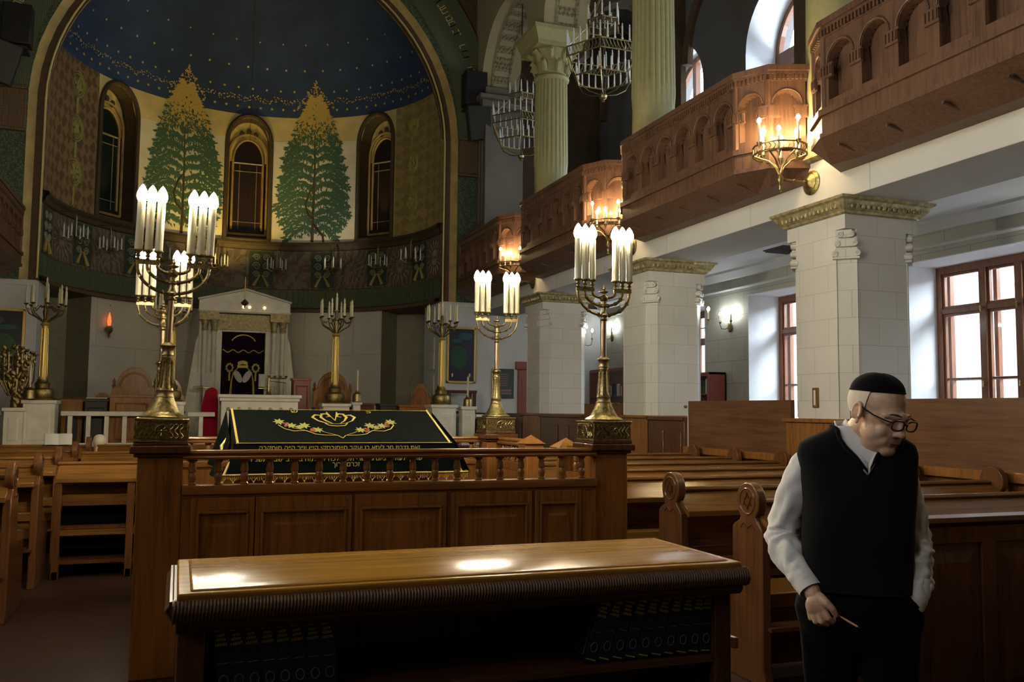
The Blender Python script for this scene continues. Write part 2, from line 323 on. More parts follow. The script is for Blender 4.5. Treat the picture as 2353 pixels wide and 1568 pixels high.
# ------------------------------------------------------------------ shell: floor, walls, arcade, apse
struct(MB().box(-7, -6, -.1, 11, 24.5, 0).build('floor', 'floor'))
struct(MB().box(-7, -6, 13.5, 11, 19.2, 13.6).build('ceiling', 'nave_ceil'))
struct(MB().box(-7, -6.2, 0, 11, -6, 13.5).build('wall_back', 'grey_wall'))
def wall_with_windows(mb, x0, x1, y0, y1, z0, z1, holes):
    # holes: (ya, yb, za, zb, arched) cut through a wall that runs along y
    cur = y0
    for ya, yb, za, zb, ar in sorted(holes):
        mb.box(x0, cur, z0, x1, ya, z1); mb.box(x0, ya, z0, x1, yb, za)
        if ar:
            r = (yb - ya) / 2; c = (ya + yb) / 2; n = 12
            for i in range(n):
                a0, a1 = PI - PI * i / n, PI - PI * (i + 1) / n
                p0 = (c + r * math.cos(a0), zb + r * math.sin(a0)); p1 = (c + r * math.cos(a1), zb + r * math.sin(a1))
                mb.prism_x([p0, p1, (p1[0], z1), (p0[0], z1)], x0, x1)
        else: mb.box(x0, ya, zb, x1, yb, z1)
        cur = yb
    mb.box(x0, cur, z0, x1, y1, z1); return mb
WHW = 1.05
lower = [(y - WHW, y + WHW, .9, 3.52, False) for y in WY]; upper = [(y - WHW, y + WHW, 5.2, 7.80, True) for y in WY]
struct(wall_with_windows(MB(), XW, XF + .25, -6, 19.6, 0, 4.12, lower).build('wall_right', 'outer', smooth=False))
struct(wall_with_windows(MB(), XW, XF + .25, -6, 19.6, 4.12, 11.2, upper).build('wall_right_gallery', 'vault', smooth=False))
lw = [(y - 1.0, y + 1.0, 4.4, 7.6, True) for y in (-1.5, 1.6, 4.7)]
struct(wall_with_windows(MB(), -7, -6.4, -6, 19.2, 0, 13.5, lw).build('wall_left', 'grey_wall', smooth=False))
# painted reveals and frames of the windows
def sash(mb, y0, y1, z0, z1, x, w=.055, t=.05):
    mb.box(x - t / 2, y0, z0, x + t / 2, y0 + w, z1); mb.box(x - t / 2, y1 - w, z0, x + t / 2, y1, z1)
    mb.box(x - t / 2, y0 + w, z0, x + t / 2, y1 - w, z0 + w); mb.box(x - t / 2, y0 + w, z1 - w, x + t / 2, y1 - w, z1)
for i, y in enumerate(WY):
    w = thing('window_%d' % (i + 1), '', '', (0, 0, 0)); del w['label'], w['category']; w['kind'] = 'structure'
    rv = MB(); a, b = y - WHW, y + WHW
    for yy, d in ((a, .012), (b, -.012)): rv.box(XW - .002, min(yy, yy + d), .9, XF - .02, max(yy, yy + d), 3.52)
    rv.box(XW - .002, a, 3.508, XF - .02, b, 3.52); rv.box(XW - .05, a - .03, .86, XF, b + .03, .9)
    rv.build('window_reveal', 'reveal', w, smooth=False)
    fr = MB()
    for xx, k in ((XF, 1), (XF + .2, .6)):
        e = .10 * k; q = .05 * k
        fr.box(xx - .05, a + .012, .9, xx + .04 * k, a + e, 3.508); fr.box(xx - .05, b - e, .9, xx + .04 * k, b - .012, 3.508)
        fr.box(xx - .05, a + e, 3.508 - e, xx + .04 * k, b - e, 3.508); fr.box(xx - .05, a + e, .9, xx + .04 * k, b - e, .98)
        for ym in (y - .27, y + .27): fr.box(xx - .06 * k, ym - q, .98, xx + .05 * k, ym + q, 3.508 - e)
        fr.box(xx - .045, a + e, 2.86, xx + .035 * k, b - e, 2.93)
        for s0, s1 in ((a + e, y - .27 - q), (y - .27 + q, y + .27 - q), (y + .27 + q, b - e)):
            if k == 1: sash(fr, s0, s1, 2.93, 3.508 - e, xx, .035); sash(fr, s0, s1, .98, 2.86, xx, .035)
            fr.box(xx - .02, s0, 1.955, xx + .02, s1, 1.985)
    fr.build('window_frame', 'winwood', w, bev=.004)
    MB().box(XF - .004, a + .1, .95, XF, b - .1, 3.45).build('window_pane', 'glass', w, smooth=False)
    h = MB()
    for z, yl in ((2.88, y + .27), (1.9, y + .27), (2.88, y - .27), (1.9, y - .27)): h.cyl((XF - .06, yl, z), (XF - .10, yl, z), .012); h.box(XF - .105, yl - .01, z - .045, XF - .09, yl + .01, z + .03)
    h.build('window_latch', 'brass', w)
    g = MB()
    pl = [(y - WHW, 5.2), (y + WHW, 5.2)] + arc(y, 7.80, WHW, 0, 180, 20)
    for yy, d in ((a, .012), (b, -.012)): g.box(XW - .002, min(yy, yy + d), 5.2, XF, max(yy, yy + d), 7.80)
    g.grid(lambda u, v: (XW + (XF - XW) * v, y + (WHW - .012) * math.cos(PI * u), 7.80 + (WHW - .012) * math.sin(PI * u)), 20, 1)
    g.build('upper_window_reveal', 'reveal', w)
    u = MB(); x = XF
    u.box(x - .05, a + .012, 5.2, x + .04, a + .12, 7.80); u.box(x - .05, b - .12, 5.2, x + .04, b - .012, 7.80)
    u.box(x - .05, a + .12, 5.2, x + .04, b - .12, 5.3); u.box(x - .06, y + .21, 5.3, x + .05, y + .33, 8.8); u.box(x - .06, y - .33, 5.3, x + .05, y - .21, 8.8); u.box(x - .06, a + .12, 7.55, x + .05, b - .12, 7.85)
    for q in range(16):
        a0, a1 = R(180 * q / 16), R(180 * (q + 1) / 16)
        u.prism_x([(y + ri * math.cos(t), 7.80 + ri * math.sin(t)) for ri, t in ((WHW - .012, a0), (WHW - .012, a1), (WHW - .12, a1), (WHW - .12, a0))], x - .05, x + .04)
    for s0, s1 in ((a + .12, y - .33), (y - .21, y + .21), (y + .33, b - .12)): sash(u, s0, s1, 5.3, 7.55, x)
    u.build('upper_window_frame', 'winwood', w)
    MB().prism_x([(y - WHW + .05, 5.22), (y + WHW - .05, 5.22)] + arc(y, 7.80, WHW - .05, 0, 180, 16), XF - .003, XF).build('upper_window_pane', 'glass', w, smooth=False)
for j, y in enumerate((-1.5, 1.6, 4.7)):
    w = MB(); sash(w, y - 1.0, y + 1.0, 4.4, 7.6, -6.7, .08); w.box(-6.73, y - .04, 4.4, -6.67, y + .04, 8.55); w.box(-6.73, y - 1.0, 7.56, -6.67, y + 1.0, 7.64)
    struct(w.build('window_%d' % (j + 7), 'winwood', smooth=False))
# aisle ceiling / gallery floor, crown mouldings
gf = struct(MB().box(XQ, -6, 4.0, XW, 19, 4.12).build('ceiling_aisle', 'plaster', smooth=False))
cr = MB()
for (px, pz) in (((XW, 4.0), 0),): pass
cr.prism_y([(XW, 4.0), (XW - .16, 4.0), (XW - .15, 3.96), (XW - .07, 3.90), (XW - .05, 3.86), (XW, 3.85)], -6, 19)
cr.prism_y([(XW, 3.70), (XW - .03, 3.70), (XW - .045, 3.68), (XW - .03, 3.66), (XW, 3.655)], -6, 19)
struct(cr.build('trim_1', 'plaster'))
bm_ = MB().box(XP, -6, 3.60, XQ, YA, 4.12); struct(bm_.build('gallery_beam', 'fascia', smooth=False))
t = MB().prism_y([(XP, 4.06), (XP - .03, 4.07), (XP - .06, 4.10), (XP - .05, 4.12), (XP, 4.13)], -6, YA); struct(t.build('trim_2', 'capgold'))
# arches over the gallery columns
CY = [p + .445 for p in PIERS] + [YA]
def arcade(mb, x0, x1, z1, spring):
    for a, b in zip([-1.0] + CY[:-1], CY):
        r = (b - a) / 2 - .38; c = (a + b) / 2; n = 14
        mb.box(x0, a, spring, x1, c - r, z1); mb.box(x0, c + r, spring, x1, b, z1)
        for i in range(n):
            a0, a1 = PI - PI * i / n, PI - PI * (i + 1) / n
            p0 = (c + r * math.cos(a0), spring + r * math.sin(a0)); p1 = (c + r * math.cos(a1), spring + r * math.sin(a1))
            mb.prism_x([p0, p1, (p1[0], z1), (p0[0], z1)], x0, x1)
    mb.box(x0, -6, 4.12, x1, -1.0, z1); return mb
struct(arcade(MB(), XP, XQ, 13.5, 8.55).build('wall_arcade', 'arch_plain'))
sf = MB()
for a, b in zip([-1.0] + CY[:-1], CY):
    r = (b - a) / 2 - .385; c = (a + b) / 2
    sf.grid(lambda u, v: (XP + .25 + (XQ - XP - .5) * v, c + r * math.cos(PI * u), 8.55 + r * math.sin(PI * u)), 20, 1)
    for xx in (XP + .23, XQ - .27):
        sf.grid(lambda u, v: (xx + .04 * v, c + (r - .03) * math.cos(PI * u), 8.55 + (r - .03) * math.sin(PI * u)), 20, 1)
struct(sf.build('arch_soffit_paint', 'arch_band'))
# transverse arches and vault of the gallery
tv = MB()
for c in CY[:-1]:
    y0, y1 = c - .22, c + .22; xc = (XQ + XW) / 2; r = (XW - XQ) / 2 - .12
    tv.box(XQ, y0, 8.2, xc - r, y1, 11.2); tv.box(xc + r, y0, 4.12, XW, y1, 11.2)
    for i in range(12):
        a0, a1 = PI - PI * i / 12, PI - PI * (i + 1) / 12
        p0 = (xc + r * math.cos(a0), 8.5 + r * math.sin(a0)); p1 = (xc + r * math.cos(a1), 8.5 + r * math.sin(a1))
        tv.prism_y([p0, p1, (p1[0], 11.2), (p0[0], 11.2)], y0, y1)
for a, b in zip([-1.0] + CY[:-1], CY):      # wall arches framing each window bay
    c = (a + b) / 2; r = (b - a) / 2 - .3
    tv.tube([(XW - .02, c + r * math.cos(PI * i / 18), 8.3 + r * math.sin(PI * i / 18)) for i in range(19)], .12, 6)
struct(tv.build('gallery_arches', 'brown'))
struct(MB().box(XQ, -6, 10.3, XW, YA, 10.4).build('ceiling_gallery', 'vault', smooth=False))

# piers with chamfered corners, scroll stops and gilded caps
def pier(y):
    p = MB(); c = .14; x0, x1, y0, y1 = XP, XQ, y, y + .89
    # fluted chamfer stops below z=3.05: octagonal below, square above
    def ring(k): return [(x0 + k, y0), (x1 - k, y0), (x1, y0 + k), (x1, y1 - k), (x1 - k, y1), (x0 + k, y1), (x0, y1 - k), (x0, y0 + k)]
    p.prism_z(ring(c), 0, 3.30); p.prism_z([(x0, y0), (x1, y0), (x1, y1), (x0, y1)], 3.30, 3.45)
    o = p.build('pier', 'stone', smooth=False); struct(o)
    s = MB()
    for (cx, cy, sx, sy) in ((x0, y0, 1, 1), (x1, y0, -1, 1), (x0, y1, 1, -1)):
        d = Vector((sx, -sy, 0)).normalized()              # along the chamfer face
        mid = Vector((cx + sx * c * .5, cy + sy * c * .5, 0)); out = Vector((-sx, -sy, 0)).normalized()
        for k, (z, w) in enumerate(((3.03, .105), (3.13, .080), (3.22, .052))):
            ctr = mid + out * .02; ctr.z = z + .035
            s.obox(ctr, (w * 2, .05, .075), Matrix((d, out, Vector((0, 0, 1)))).transposed())
            for sg in (-1, 1):
                e = ctr + d * (w * sg) + Vector((0, 0, -.006)); s.cyl(e - out * .04, e + out * .035, .030, n=14)
                s.tube([e + out * .036 + d * (.022 * (1 - q / 12) * math.cos(q * .9)) + Vector((0, 0, .022 * (1 - q / 12) * math.sin(q * .9))) for q in range(12)], .005, 5)
        ctr = mid + out * .02; ctr.z = 3.015; s.obox(ctr, (.25, .06, .02), Matrix((d, out, Vector((0, 0, 1)))).transposed())
        for sg in (-1, 1): e = mid + d * (.095 * sg) + out * .003; s.tube([(e.x, e.y, 1.45), (e.x, e.y, 3.0)], .008, 5)
    s.build('scroll_stop', 'stone', o)
    cap = MB(); prof = [(0, 3.44), (.03, 3.45), (.035, 3.47), (.06, 3.49), (.085, 3.525), (.10, 3.56), (.13, 3.575), (.135, 3.60), (0, 3.60)]
    for (e0, z0), (e1, z1) in zip(prof[:-1], prof[1:]):
        q0 = [(x0 - e0, y0 - e0), (x1 + e0, y0 - e0), (x1 + e0, y1 + e0), (x0 - e0, y1 + e0)]; q1 = [(x0 - e1, y0 - e1), (x1 + e1, y0 - e1), (x1 + e1, y1 + e1), (x0 - e1, y1 + e1)]
        cap.add([(a, b, z0) for a, b in q0] + [(a, b, z1) for a, b in q1], [(i, (i + 1) % 4, 4 + (i + 1) % 4, 4 + i) for i in range(4)])
    for i in range(14):                                     # palmette row
        f = (i + .5) / 14
        for pt in ((x0 + (x1 - x0) * f, y0 - .075, 3.515), (x0 - .075, y0 + .89 * f, 3.515), (x1 + .075, y0 + .89 * f, 3.515)):
            cap.ball(pt, (.022, .022, .032), 8)
    struct(cap.build('pier_cap', 'capgold', o))
    wn = MB().box(x0 - .03, y0 - .03, 0, x1 + .03, y1 + .03, 1.40); wn.box(x0 - .06, y0 - .06, 1.40, x1 + .06, y1 + .06, 1.44)
    wn.box(x0 - .045, y0 - .045, 0, x1 + .045, y1 + .045, .12)
    for k in range(2): wn.raised(x0 + .05 + k * .42, x0 + .42 + k * .42, .2, 1.3, y0 - .03, .04, .012)
    wn.build('pier_wainscot', 'oak', o, bev=.006)
for y in PIERS: pier(y)
# fluted gallery columns with leafy capitals
def column_(y):
    c = (6.31, y, 0); m = MB(); vs = []; n = 96; prof = [(4.14, .36), (4.30, .36), (4.34, .33), (4.42, .31), (6.0, .305), (7.8, .28)]
    def rad(a, z, r): 
        k = abs(math.cos(a * 12)); fl = .026 * (k ** .6) if z > 5.9 else .008
        return r - .008 + fl
    zs = [4.12, 4.25, 4.28, 4.34, 4.40] + [4.5 + i * .2 for i in range(17)]
    def rz(z): return .37 if z < 4.27 else (.34 if z < 4.36 else .325 - .012 * (z - 4.4))
    for z in zs:
        for k in range(n):
            a = 2 * PI * k / n; r = rad(a, z, rz(z)); vs.append((c[0] + r * math.cos(a), c[1] + r * math.sin(a), z))
    m.add(vs, [(i * n + k, i * n + (k + 1) % n, (i + 1) * n + (k + 1) % n, (i + 1) * n + k) for i in range(len(zs) - 1) for k in range(n)])
    o = m.build('column', 'column', ang=60); struct(o)
    k = MB(); k.lathe([(.30, 7.66), (.33, 7.68), (.34, 7.72), (.32, 7.75), (.28, 7.78), (.30, 7.95), (.34, 8.15), (.38, 8.22)], c, 24)
    for a in range(8):
        for z, s in ((7.82, 1), (8.02, 1.1)):
            an = a * PI / 4 + (0 if s == 1 else PI / 8); d = Vector((math.cos(an), math.sin(an), 0))
            k.tube([Vector(c) + d * (.30) + Vector((0, 0, z - .02)), Vector(c) + d * .34 + Vector((0, 0, z + .1)), Vector(c) + d * .40 * s + Vector((0, 0, z + .17)), Vector(c) + d * .43 * s + Vector((0, 0, z + .12))], [.05, .055, .045, .02], 6)
    k.box(c[0] - .45, c[1] - .45, 8.22, c[0] + .45, c[1] + .45, 8.30)
    k.add([(c[0] + a * e, c[1] + b * e, z) for e, z in ((.45, 8.30), (.52, 8.50)) for a, b in ((-1, -1), (1, -1), (1, 1), (-1, 1))], [(0, 1, 5, 4), (1, 2, 6, 5), (2, 3, 7, 6), (3, 0, 4, 7), (4, 5, 6, 7)])
    k.box(c[0] - .55, c[1] - .55, 8.50, c[0] + .55, c[1] + .55, 8.56)
    struct(k.build('column_capital', 'column', o))
for y in CY[:-1]: column_(y)
ep = MB().box(XP, 18.3, 4.12, XQ, YA, 8.1); ep.box(XP - .12, 18.15, 8.1, XQ + .1, YA, 8.25); ep.box(XP - .2, 18.05, 8.25, XQ + .15, YA, 8.35); ep.box(XP, 18.3, 8.35, XQ, YA, 8.6)
for yy in (18.42, 18.62): ep.box(XP - .04, yy, 4.12, XP, yy + .07, 8.1)
struct(ep.build('pilaster', 'grey_wall', bev=.01))

# wall of the great arch
aw = MB(); zc = 7.35; T = 19.22
def archtop(x):
    d = RA * RA - (x - X0) ** 2; return zc + math.sqrt(max(d, 0))
aw.box(-7, YA, 3.80, X0 - RA, T, 13.5); aw.box(X0 + RA, YA, 3.80, 11, T, 13.5)
n = 40
for i in range(n):
    a0, a1 = PI - PI * i / n, PI - PI * (i + 1) / n
    p0 = (X0 + RA * math.cos(a0), zc + RA * math.sin(a0)); p1 = (X0 + RA * math.cos(a1), zc + RA * math.sin(a1))
    aw.prism_y([p0, p1, (p1[0], 13.5), (p0[0], 13.5)], YA, T)
struct(aw.build('wall_front', 'brown', smooth=False))
lo_ = MB().box(-7, YA - .03, 0, X0 - RA, T, 3.80); lo_.box(X0 + RA, YA - .03, 0, 11, T, 3.80); lo_.box(-7, YA - .06, 3.76, X0 - RA, YA, 3.86); lo_.box(X0 + RA, YA - .06, 3.76, 11, YA, 3.86)
struct(lo_.build('wall_front_lower', 'plaster', smooth=False))
def band(mb, r0, r1, y0, y1, z_low=3.86, nn=48):
    # flat band that follows jamb, arch and jamb
    def pt(t, r):
        L = zc - z_low; A = PI
        if t < .2: return (X0 - r, z_low + L * t / .2)
        if t > .8: return (X0 + r, zc - L * (t - .8) / .2)
        a = PI - PI * (t - .2) / .6; return (X0 + r * math.cos(a), zc + r * math.sin(a))
    return mb.grid(lambda u, v: (lambda p: (p[0], y0 + (y1 - y0) * v, p[1]))(pt(u, r0 + (r1 - r0) * v)), nn, 1)
struct(band(MB(), RA - .005, RA + .30, YA + .12, YA - .10).build('trim_3', 'gold_rim'))
struct(band(MB(), RA + .30, RA + .80, YA - .10, YA - .10).build('arch_ornament_inner', 'green_orn'))
struct(band(MB(), RA + .80, RA + .98, YA - .10, YA - .06).build('arch_ornament_dark', 'green_dk'))
struct(band(MB(), RA + .98, RA + 1.25, YA - .06, YA - .12).build('arch_ornament_outer', 'red_orn'))
struct(band(MB(), RA + 1.25, RA + 1.32, YA - .12, YA - .0).build('trim_4', 'gold_rim'))
rim = MB()
for r, rr in ((RA + .0, .02), (RA + .31, .018), (RA + 1.28, .03)):
    pts = [(X0 - r, YA - .08, 3.9), (X0 - r, YA - .08, zc)] + [(X0 + r * math.cos(PI - PI * i / 40), YA - .08, zc + r * math.sin(PI - PI * i / 40)) for i in range(1, 40)] + [(X0 + r, YA - .08, zc), (X0 + r, YA - .08, 3.9)]
    rim.tube(pts, rr, 6)
struct(rim.build('trim_5', 'gold_wall'))
ag = MB()                                                    # green field of the arch with its gilded inscription strokes
ag.grid(lambda u, v: (X0 + (RA + .3 + .95 * v) * math.cos(PI - PI * u), YA - .125, zc + .25 + (RA + .3 + .95 * v) * math.sin(PI - PI * u)), 48, 1)
struct(ag.build('arch_field', 'green_orn'))
ls = MB(); rnd = random.Random(3)
for i in range(150):
    a = R(6 + i * 1.13); r = RA + .80
    c = Vector((X0 - r * math.cos(a), YA - .14, zc + .3 + r * math.sin(a))); m = Matrix.Rotation(-(a - PI / 2) * -1, 3, 'Y')
    if rnd.random() < .15: continue
    for k in range(rnd.choice((2, 3))):
        if rnd.random() < .5: ls.obox(c + m @ Vector((rnd.uniform(-.02, .02), 0, rnd.choice((-.07, .07)))), (.06, .01, .022), m)
        else: ls.obox(c + m @ Vector((rnd.choice((-.025, .025)), 0, 0)), (.02, .01, .15), m)
struct(ls.build('arch_gilded_strokes', 'gold_wall', smooth=False))
cb = MB()                                                    # impost blocks where the arch springs
for sx in (-1, 1):
    a, b = sorted((X0 + sx * (RA + .32), X0 + sx * (RA + .95)))
    cb.box(a, YA - .15, 6.75, b, YA - .08, 7.5); cb.box(a - .02, YA - .19, 7.5, b + .02, YA - .08, 7.56); cb.box(a - .02, YA - .19, 6.68, b + .02, YA - .08, 6.74)
struct(cb.build('impost_block', 'red_orn', bev=.01))

# apse: cylinder wall with niches, half dome, frieze, lower room
def cp(deg, z, r=RA): return (X0 + r * math.sin(R(deg)), YA + r * math.cos(R(deg)), z)
NI = (-47.0, .5, 48.8); NW = 7.4; SILL, SPR, NTOP, DOME = 5.62, 8.05, 8.74, 8.82
def ntop(s): return SPR + (NTOP - SPR) * (1 - abs(s) ** 2.2) ** .55
ap = MB(); edges = sorted([-90.0, 90.0] + [c + s * NW for c in NI for s in (-1, 1)])
for a, b in zip(edges[:-1], edges[1:]):
    mid = (a + b) / 2; ni = [c for c in NI if abs(c - mid) < 1]
    k = max(4, int((b - a) / 2)); 
    for i in range(k):
        d0, d1 = a + (b - a) * i / k, a + (b - a) * (i + 1) / k
        if ni:
            z0, z1 = ntop((d0 - ni[0]) / NW), ntop((d1 - ni[0]) / NW); ap.add([cp(d0, z0), cp(d1, z1), cp(d1, DOME), cp(d0, DOME)], [(0, 1, 2, 3)])
        else: ap.add([cp(d0, SILL), cp(d1, SILL), cp(d1, DOME), cp(d0, DOME)], [(0, 1, 2, 3)])
struct(ap.build('wall_apse', 'gold_wall', ang=60))
pf = MB()                                                    # paler plaster bays behind the painted trees
for a, b in ((8.6, 40.5), (-39, -8)): pf.grid(lambda u, v: cp(a + (b - a) * u, SILL + (8.2 - SILL) * v, RA - .006), 12, 1)
struct(pf.build('apse_fresco_ground', 'pale_fresco', ang=60))
struct(MB().grid(lambda u, v: cp(-90 + 34.5 * u, SILL + (DOME - SILL) * v, RA - .006), 16, 1).build('apse_fresco_side', 'side_fresco', ang=60))
struct(MB().grid(lambda u, v: cp(57.5 + 32.5 * u, SILL + (DOME - SILL) * v, RA - .006), 16, 1).build('apse_fresco_side', 'side_fresco_r', ang=60))
struct(MB().grid(lambda u, v: (lambda q: (X0 + q * math.sin(R(-90 + 180 * u)), YA + q * math.cos(R(-90 + 180 * u)), DOME + RA * math.sin(R(90 * v))))(RA * math.cos(R(90 * v))), 48, 20).build('ceiling_apse_dome', 'dome', ang=60))
for c in NI:
    out = [(-1, SILL + i * (SPR - SILL) / 6) for i in range(6)] + [(math.sin(R(-90 + 10 * i)), None) for i in range(19)] + [(1, SPR - i * (SPR - SILL) / 6) for i in range(1, 7)]
    pts = [(s, z if z is not None else ntop(s)) for s, z in out]
    DE = .42; m = MB(); L = len(pts)
    for (s0, z0), (s1, z1) in zip(pts[:-1], pts[1:]): m.add([cp(c + s0 * NW, z0), cp(c + s1 * NW, z1), cp(c + s1 * NW * .9, z1, RA + DE), cp(c + s0 * NW * .9, z0, RA + DE)], [(0, 1, 2, 3)])
    m.add([cp(c - NW, SILL), cp(c + NW, SILL), cp(c + NW * .9, SILL + .05, RA + DE), cp(c - NW * .9, SILL + .05, RA + DE)], [(0, 1, 2, 3)])
    o = struct(m.build('apse_niche', 'niche'))
    hd = MB()                                                # frescoed back of the niche above the window arch
    for i in range(18):
        s0, s1 = -1 + i / 9, -1 + (i + 1) / 9
        hd.add([cp(c + s * NW * .9, z, RA + DE - .02) for s, z in ((s0, SPR - .35), (s1, SPR - .35), (s1, ntop(s1)), (s0, ntop(s0)))], [(0, 1, 2, 3)])
    hd.build('niche_fresco', 'niche_gold', o)
    mt = MB()
    for s in (-.3, .3, 0): mt.ball(cp(c + s * NW, 8.42 + (.07 if s == 0 else 0), RA + DE - .05), (.06, .06, .09), 8)
    mt.build('niche_motif', 'brown', o)
    fr = MB(); fr.tube([cp(c + s * NW * 1.04, z + (.05 if z > SPR else 0), RA - .03) for s, z in pts], .055, 8); fr.tube([cp(c - NW * 1.1, SILL + .02, RA - .04), cp(c + NW * 1.1, SILL + .02, RA - .04)], .05, 8)
    fr.build('niche_moulding', 'niche', o)
    ww = NW * .66; wt = 7.72; rr = math.radians(ww) * (RA + DE)
    wpts = [(-1, 5.95), (1, 5.95)] + [(math.cos(R(a)), wt + .55 * math.sin(R(a))) for a in range(0, 181, 12)]
    fo = [cp(c + s * ww, z, RA + DE - .06) for s, z in wpts]
    nb = MB(); sur = [(math.cos(R(180 - a)) * 1.0, wt + .55 * math.sin(R(180 - a))) for a in range(0, 181, 12)]
    for q in (1.0, 1.28): nb.tube([cp(c - ww * q, 5.95 - (q - 1) * .4, RA + DE - .08)] + [cp(c + s * ww * q, z + (q - 1) * .5, RA + DE - .08) for s, z in sur] + [cp(c + ww * q, 5.95 - (q - 1) * .4, RA + DE - .08)], .03, 6)
    nb.tube([cp(c - ww * 1.28, 5.84, RA + DE - .08), cp(c + ww * 1.28, 5.84, RA + DE - .08)], .03, 6)
    nb.build('apse_window_frame', 'gold_rim', o)
    MB().add(fo, [tuple(range(len(fo)))]).build('apse_window_glass', 'stained' if c != NI[0] else 'stained_g', o, smooth=False)
    sr = MB().add([cp(c + ww * .62, 5.97, RA + DE - .065), cp(c + ww * .95, 5.97, RA + DE - .065), cp(c + ww * .95, 7.55, RA + DE - .065), cp(c + ww * .62, 7.55, RA + DE - .065)], [(0, 1, 2, 3)])
    sr.build('apse_window_border', 'stained_r' if c == NI[1] else 'stained_g', o, smooth=False)
    ld = MB()
    for s in (-.55, .58): ld.tube([cp(c + s * ww, 5.95, RA + DE - .075), cp(c + s * ww, 7.62, RA + DE - .075)], .010, 5)
    for z in (6.15, 7.45): ld.tube([cp(c - ww, z, RA + DE - .075), cp(c + ww, z, RA + DE - .075)], .010, 5)
    ld.tube([cp(c - ww, 7.66, RA + DE - .075), cp(c + ww, 7.66, RA + DE - .075)], .024, 5)
    ld.build('glazing_bar', 'lead', o)
# cornice between wall and dome zone, ledge, frieze bands
def ringstrip(mb, z0, z1, r0, r1, a=-90, b=90, nn=60): return mb.grid(lambda u, v: cp(a + (b - a) * u, z0 + (z1 - z0) * v, r0 + (r1 - r0) * v), nn, 1)
lg = MB()
for (r0, z0), (r1, z1) in zip([(RA, 5.62), (RA - .12, 5.61), (RA - .14, 5.55), (RA - .08, 5.50), (RA - .06, 5.42)], [(RA - .12, 5.61), (RA - .14, 5.55), (RA - .08, 5.50), (RA - .06, 5.42), (RA - .0, 5.40)]): ringstrip(lg, z0, z1, r0, r1)
struct(lg.build('trim_6', 'niche'))
struct(ringstrip(MB(), 4.42, 5.42, RA, RA).build('wall_apse_frieze', 'frieze', ang=60))
struct(ringstrip(MB(), 3.95, 4.42, RA - .02, RA - .02).build('wall_apse_band', 'green_orn', ang=60))
lg = MB()
for (r0, z0), (r1, z1) in zip([(RA - .02, 4.44), (RA - .06, 4.43), (RA - .05, 3.98), (RA - .16, 3.93), (RA - .16, 3.86), (RA + 1.6, 3.86)], [(RA - .06, 4.43), (RA - .05, 4.40), (RA - .16, 3.93), (RA - .16, 3.86), (RA + 1.6, 3.86), (RA + 1.6, 3.90)]):
    if abs(z0 - 4.43) > .01 or r0 != RA - .06: ringstrip(lg, z0, z1, r0, r1)
struct(lg.build('trim_7', 'red_orn'))
fz = MB(); sc = MB(); sg = MB(); ry = MB(); k = 0
for k, c in enumerate(range(-82, 90, 11)):
    if k % 2 == 0:
        fz.grid(lambda u, v: cp(c - 4.3 + 8.6 * u, 4.48 + .9 * v, RA - .008), 5, 1)
        for s in (-1, 1):
            for zz, rr in ((5.22, .09), (5.0, .10), (4.8, .085)):
                sc.tube([cp(c + s * (1.7 + math.degrees(rr * (1 - q / 22) * math.cos(q * .55) / RA)), zz + rr * (1 - q / 22) * math.sin(q * .55), RA - .02) for q in range(20)], .016, 5)
            sg.tube([cp(c + s * .3, 4.78, RA - .02), cp(c + s * 1.4, 4.66, RA - .02), cp(c + s * 2.6, 4.50, RA - .02)], [.015, .03, .045], 6)
    else:
        for q in range(16):
            a = 2 * PI * q / 16
            for t in (0, 1):
                r0, r1 = (.05, .20) if t == 0 else (.23, .42); a += t * PI / 16
                ry.tube([cp(c + math.degrees(rr * math.cos(a) / RA), 4.92 + rr * math.sin(a) * .95, RA - .012) for rr in (r0, (r0 + r1) / 2, r1)], [.006, .017, .006], 4)
struct(fz.build('frieze_panel', 'frieze_green', ang=60)); struct(sc.build('frieze_scrolls', 'scroll')); struct(sg.build('frieze_scroll_feet', 'scroll_gold')); struct(ry.build('frieze_sunbursts', 'ray'))
# painted stars and cypress-like trees, vine medallions (paint laid on the wall)
st = MB(); rnd = random.Random(5)
def star(d, e, s):      # d azimuth, e elevation on the dome
    q = RA * .995 * math.cos(R(e)); c = Vector((X0 + q * math.sin(R(d)), YA + q * math.cos(R(d)), DOME + RA * .995 * math.sin(R(e))))
    nn = (Vector((X0, YA, DOME)) - c).normalized(); t = nn.cross(Vector((0, 0, 1))).normalized(); u = t.cross(nn)
    st.add([c + t * s * (1 if k % 2 else .55) * math.cos(k * PI / 6) + u * s * (1 if k % 2 else .55) * math.sin(k * PI / 6) for k in range(12)], [tuple(range(12))])
for d in range(-84, 86, 4): star(d, 2.8, .04)
for d in range(-84, 86, 5): star(d, 9.5, .036)
for d in range(-80, 86, 7): star(d + 2, 17, .034)
for d in range(-60, 66, 9): star(d, 26, .026)
for d in range(-86, 87):                                     # garland of small leaves
    for k in range(3): star(d + rnd.uniform(-.5, .5), 6 + rnd.uniform(-.9, .9) + .5 * math.sin(d * .8), rnd.uniform(.012, .026))
struct(st.build('dome_stars', 'gold', ang=60))
def wall_pt(d, z, off=.012):                                 # point on the wall, continuing onto the dome
    if z <= DOME: return Vector(cp(d, z, RA - off))
    e = math.asin(min(.9, (z - DOME) / RA)); q = (RA - off) * math.cos(e); return Vector((X0 + q * math.sin(R(d)), YA + q * math.cos(R(d)), DOME + (RA - off) * math.sin(e)))
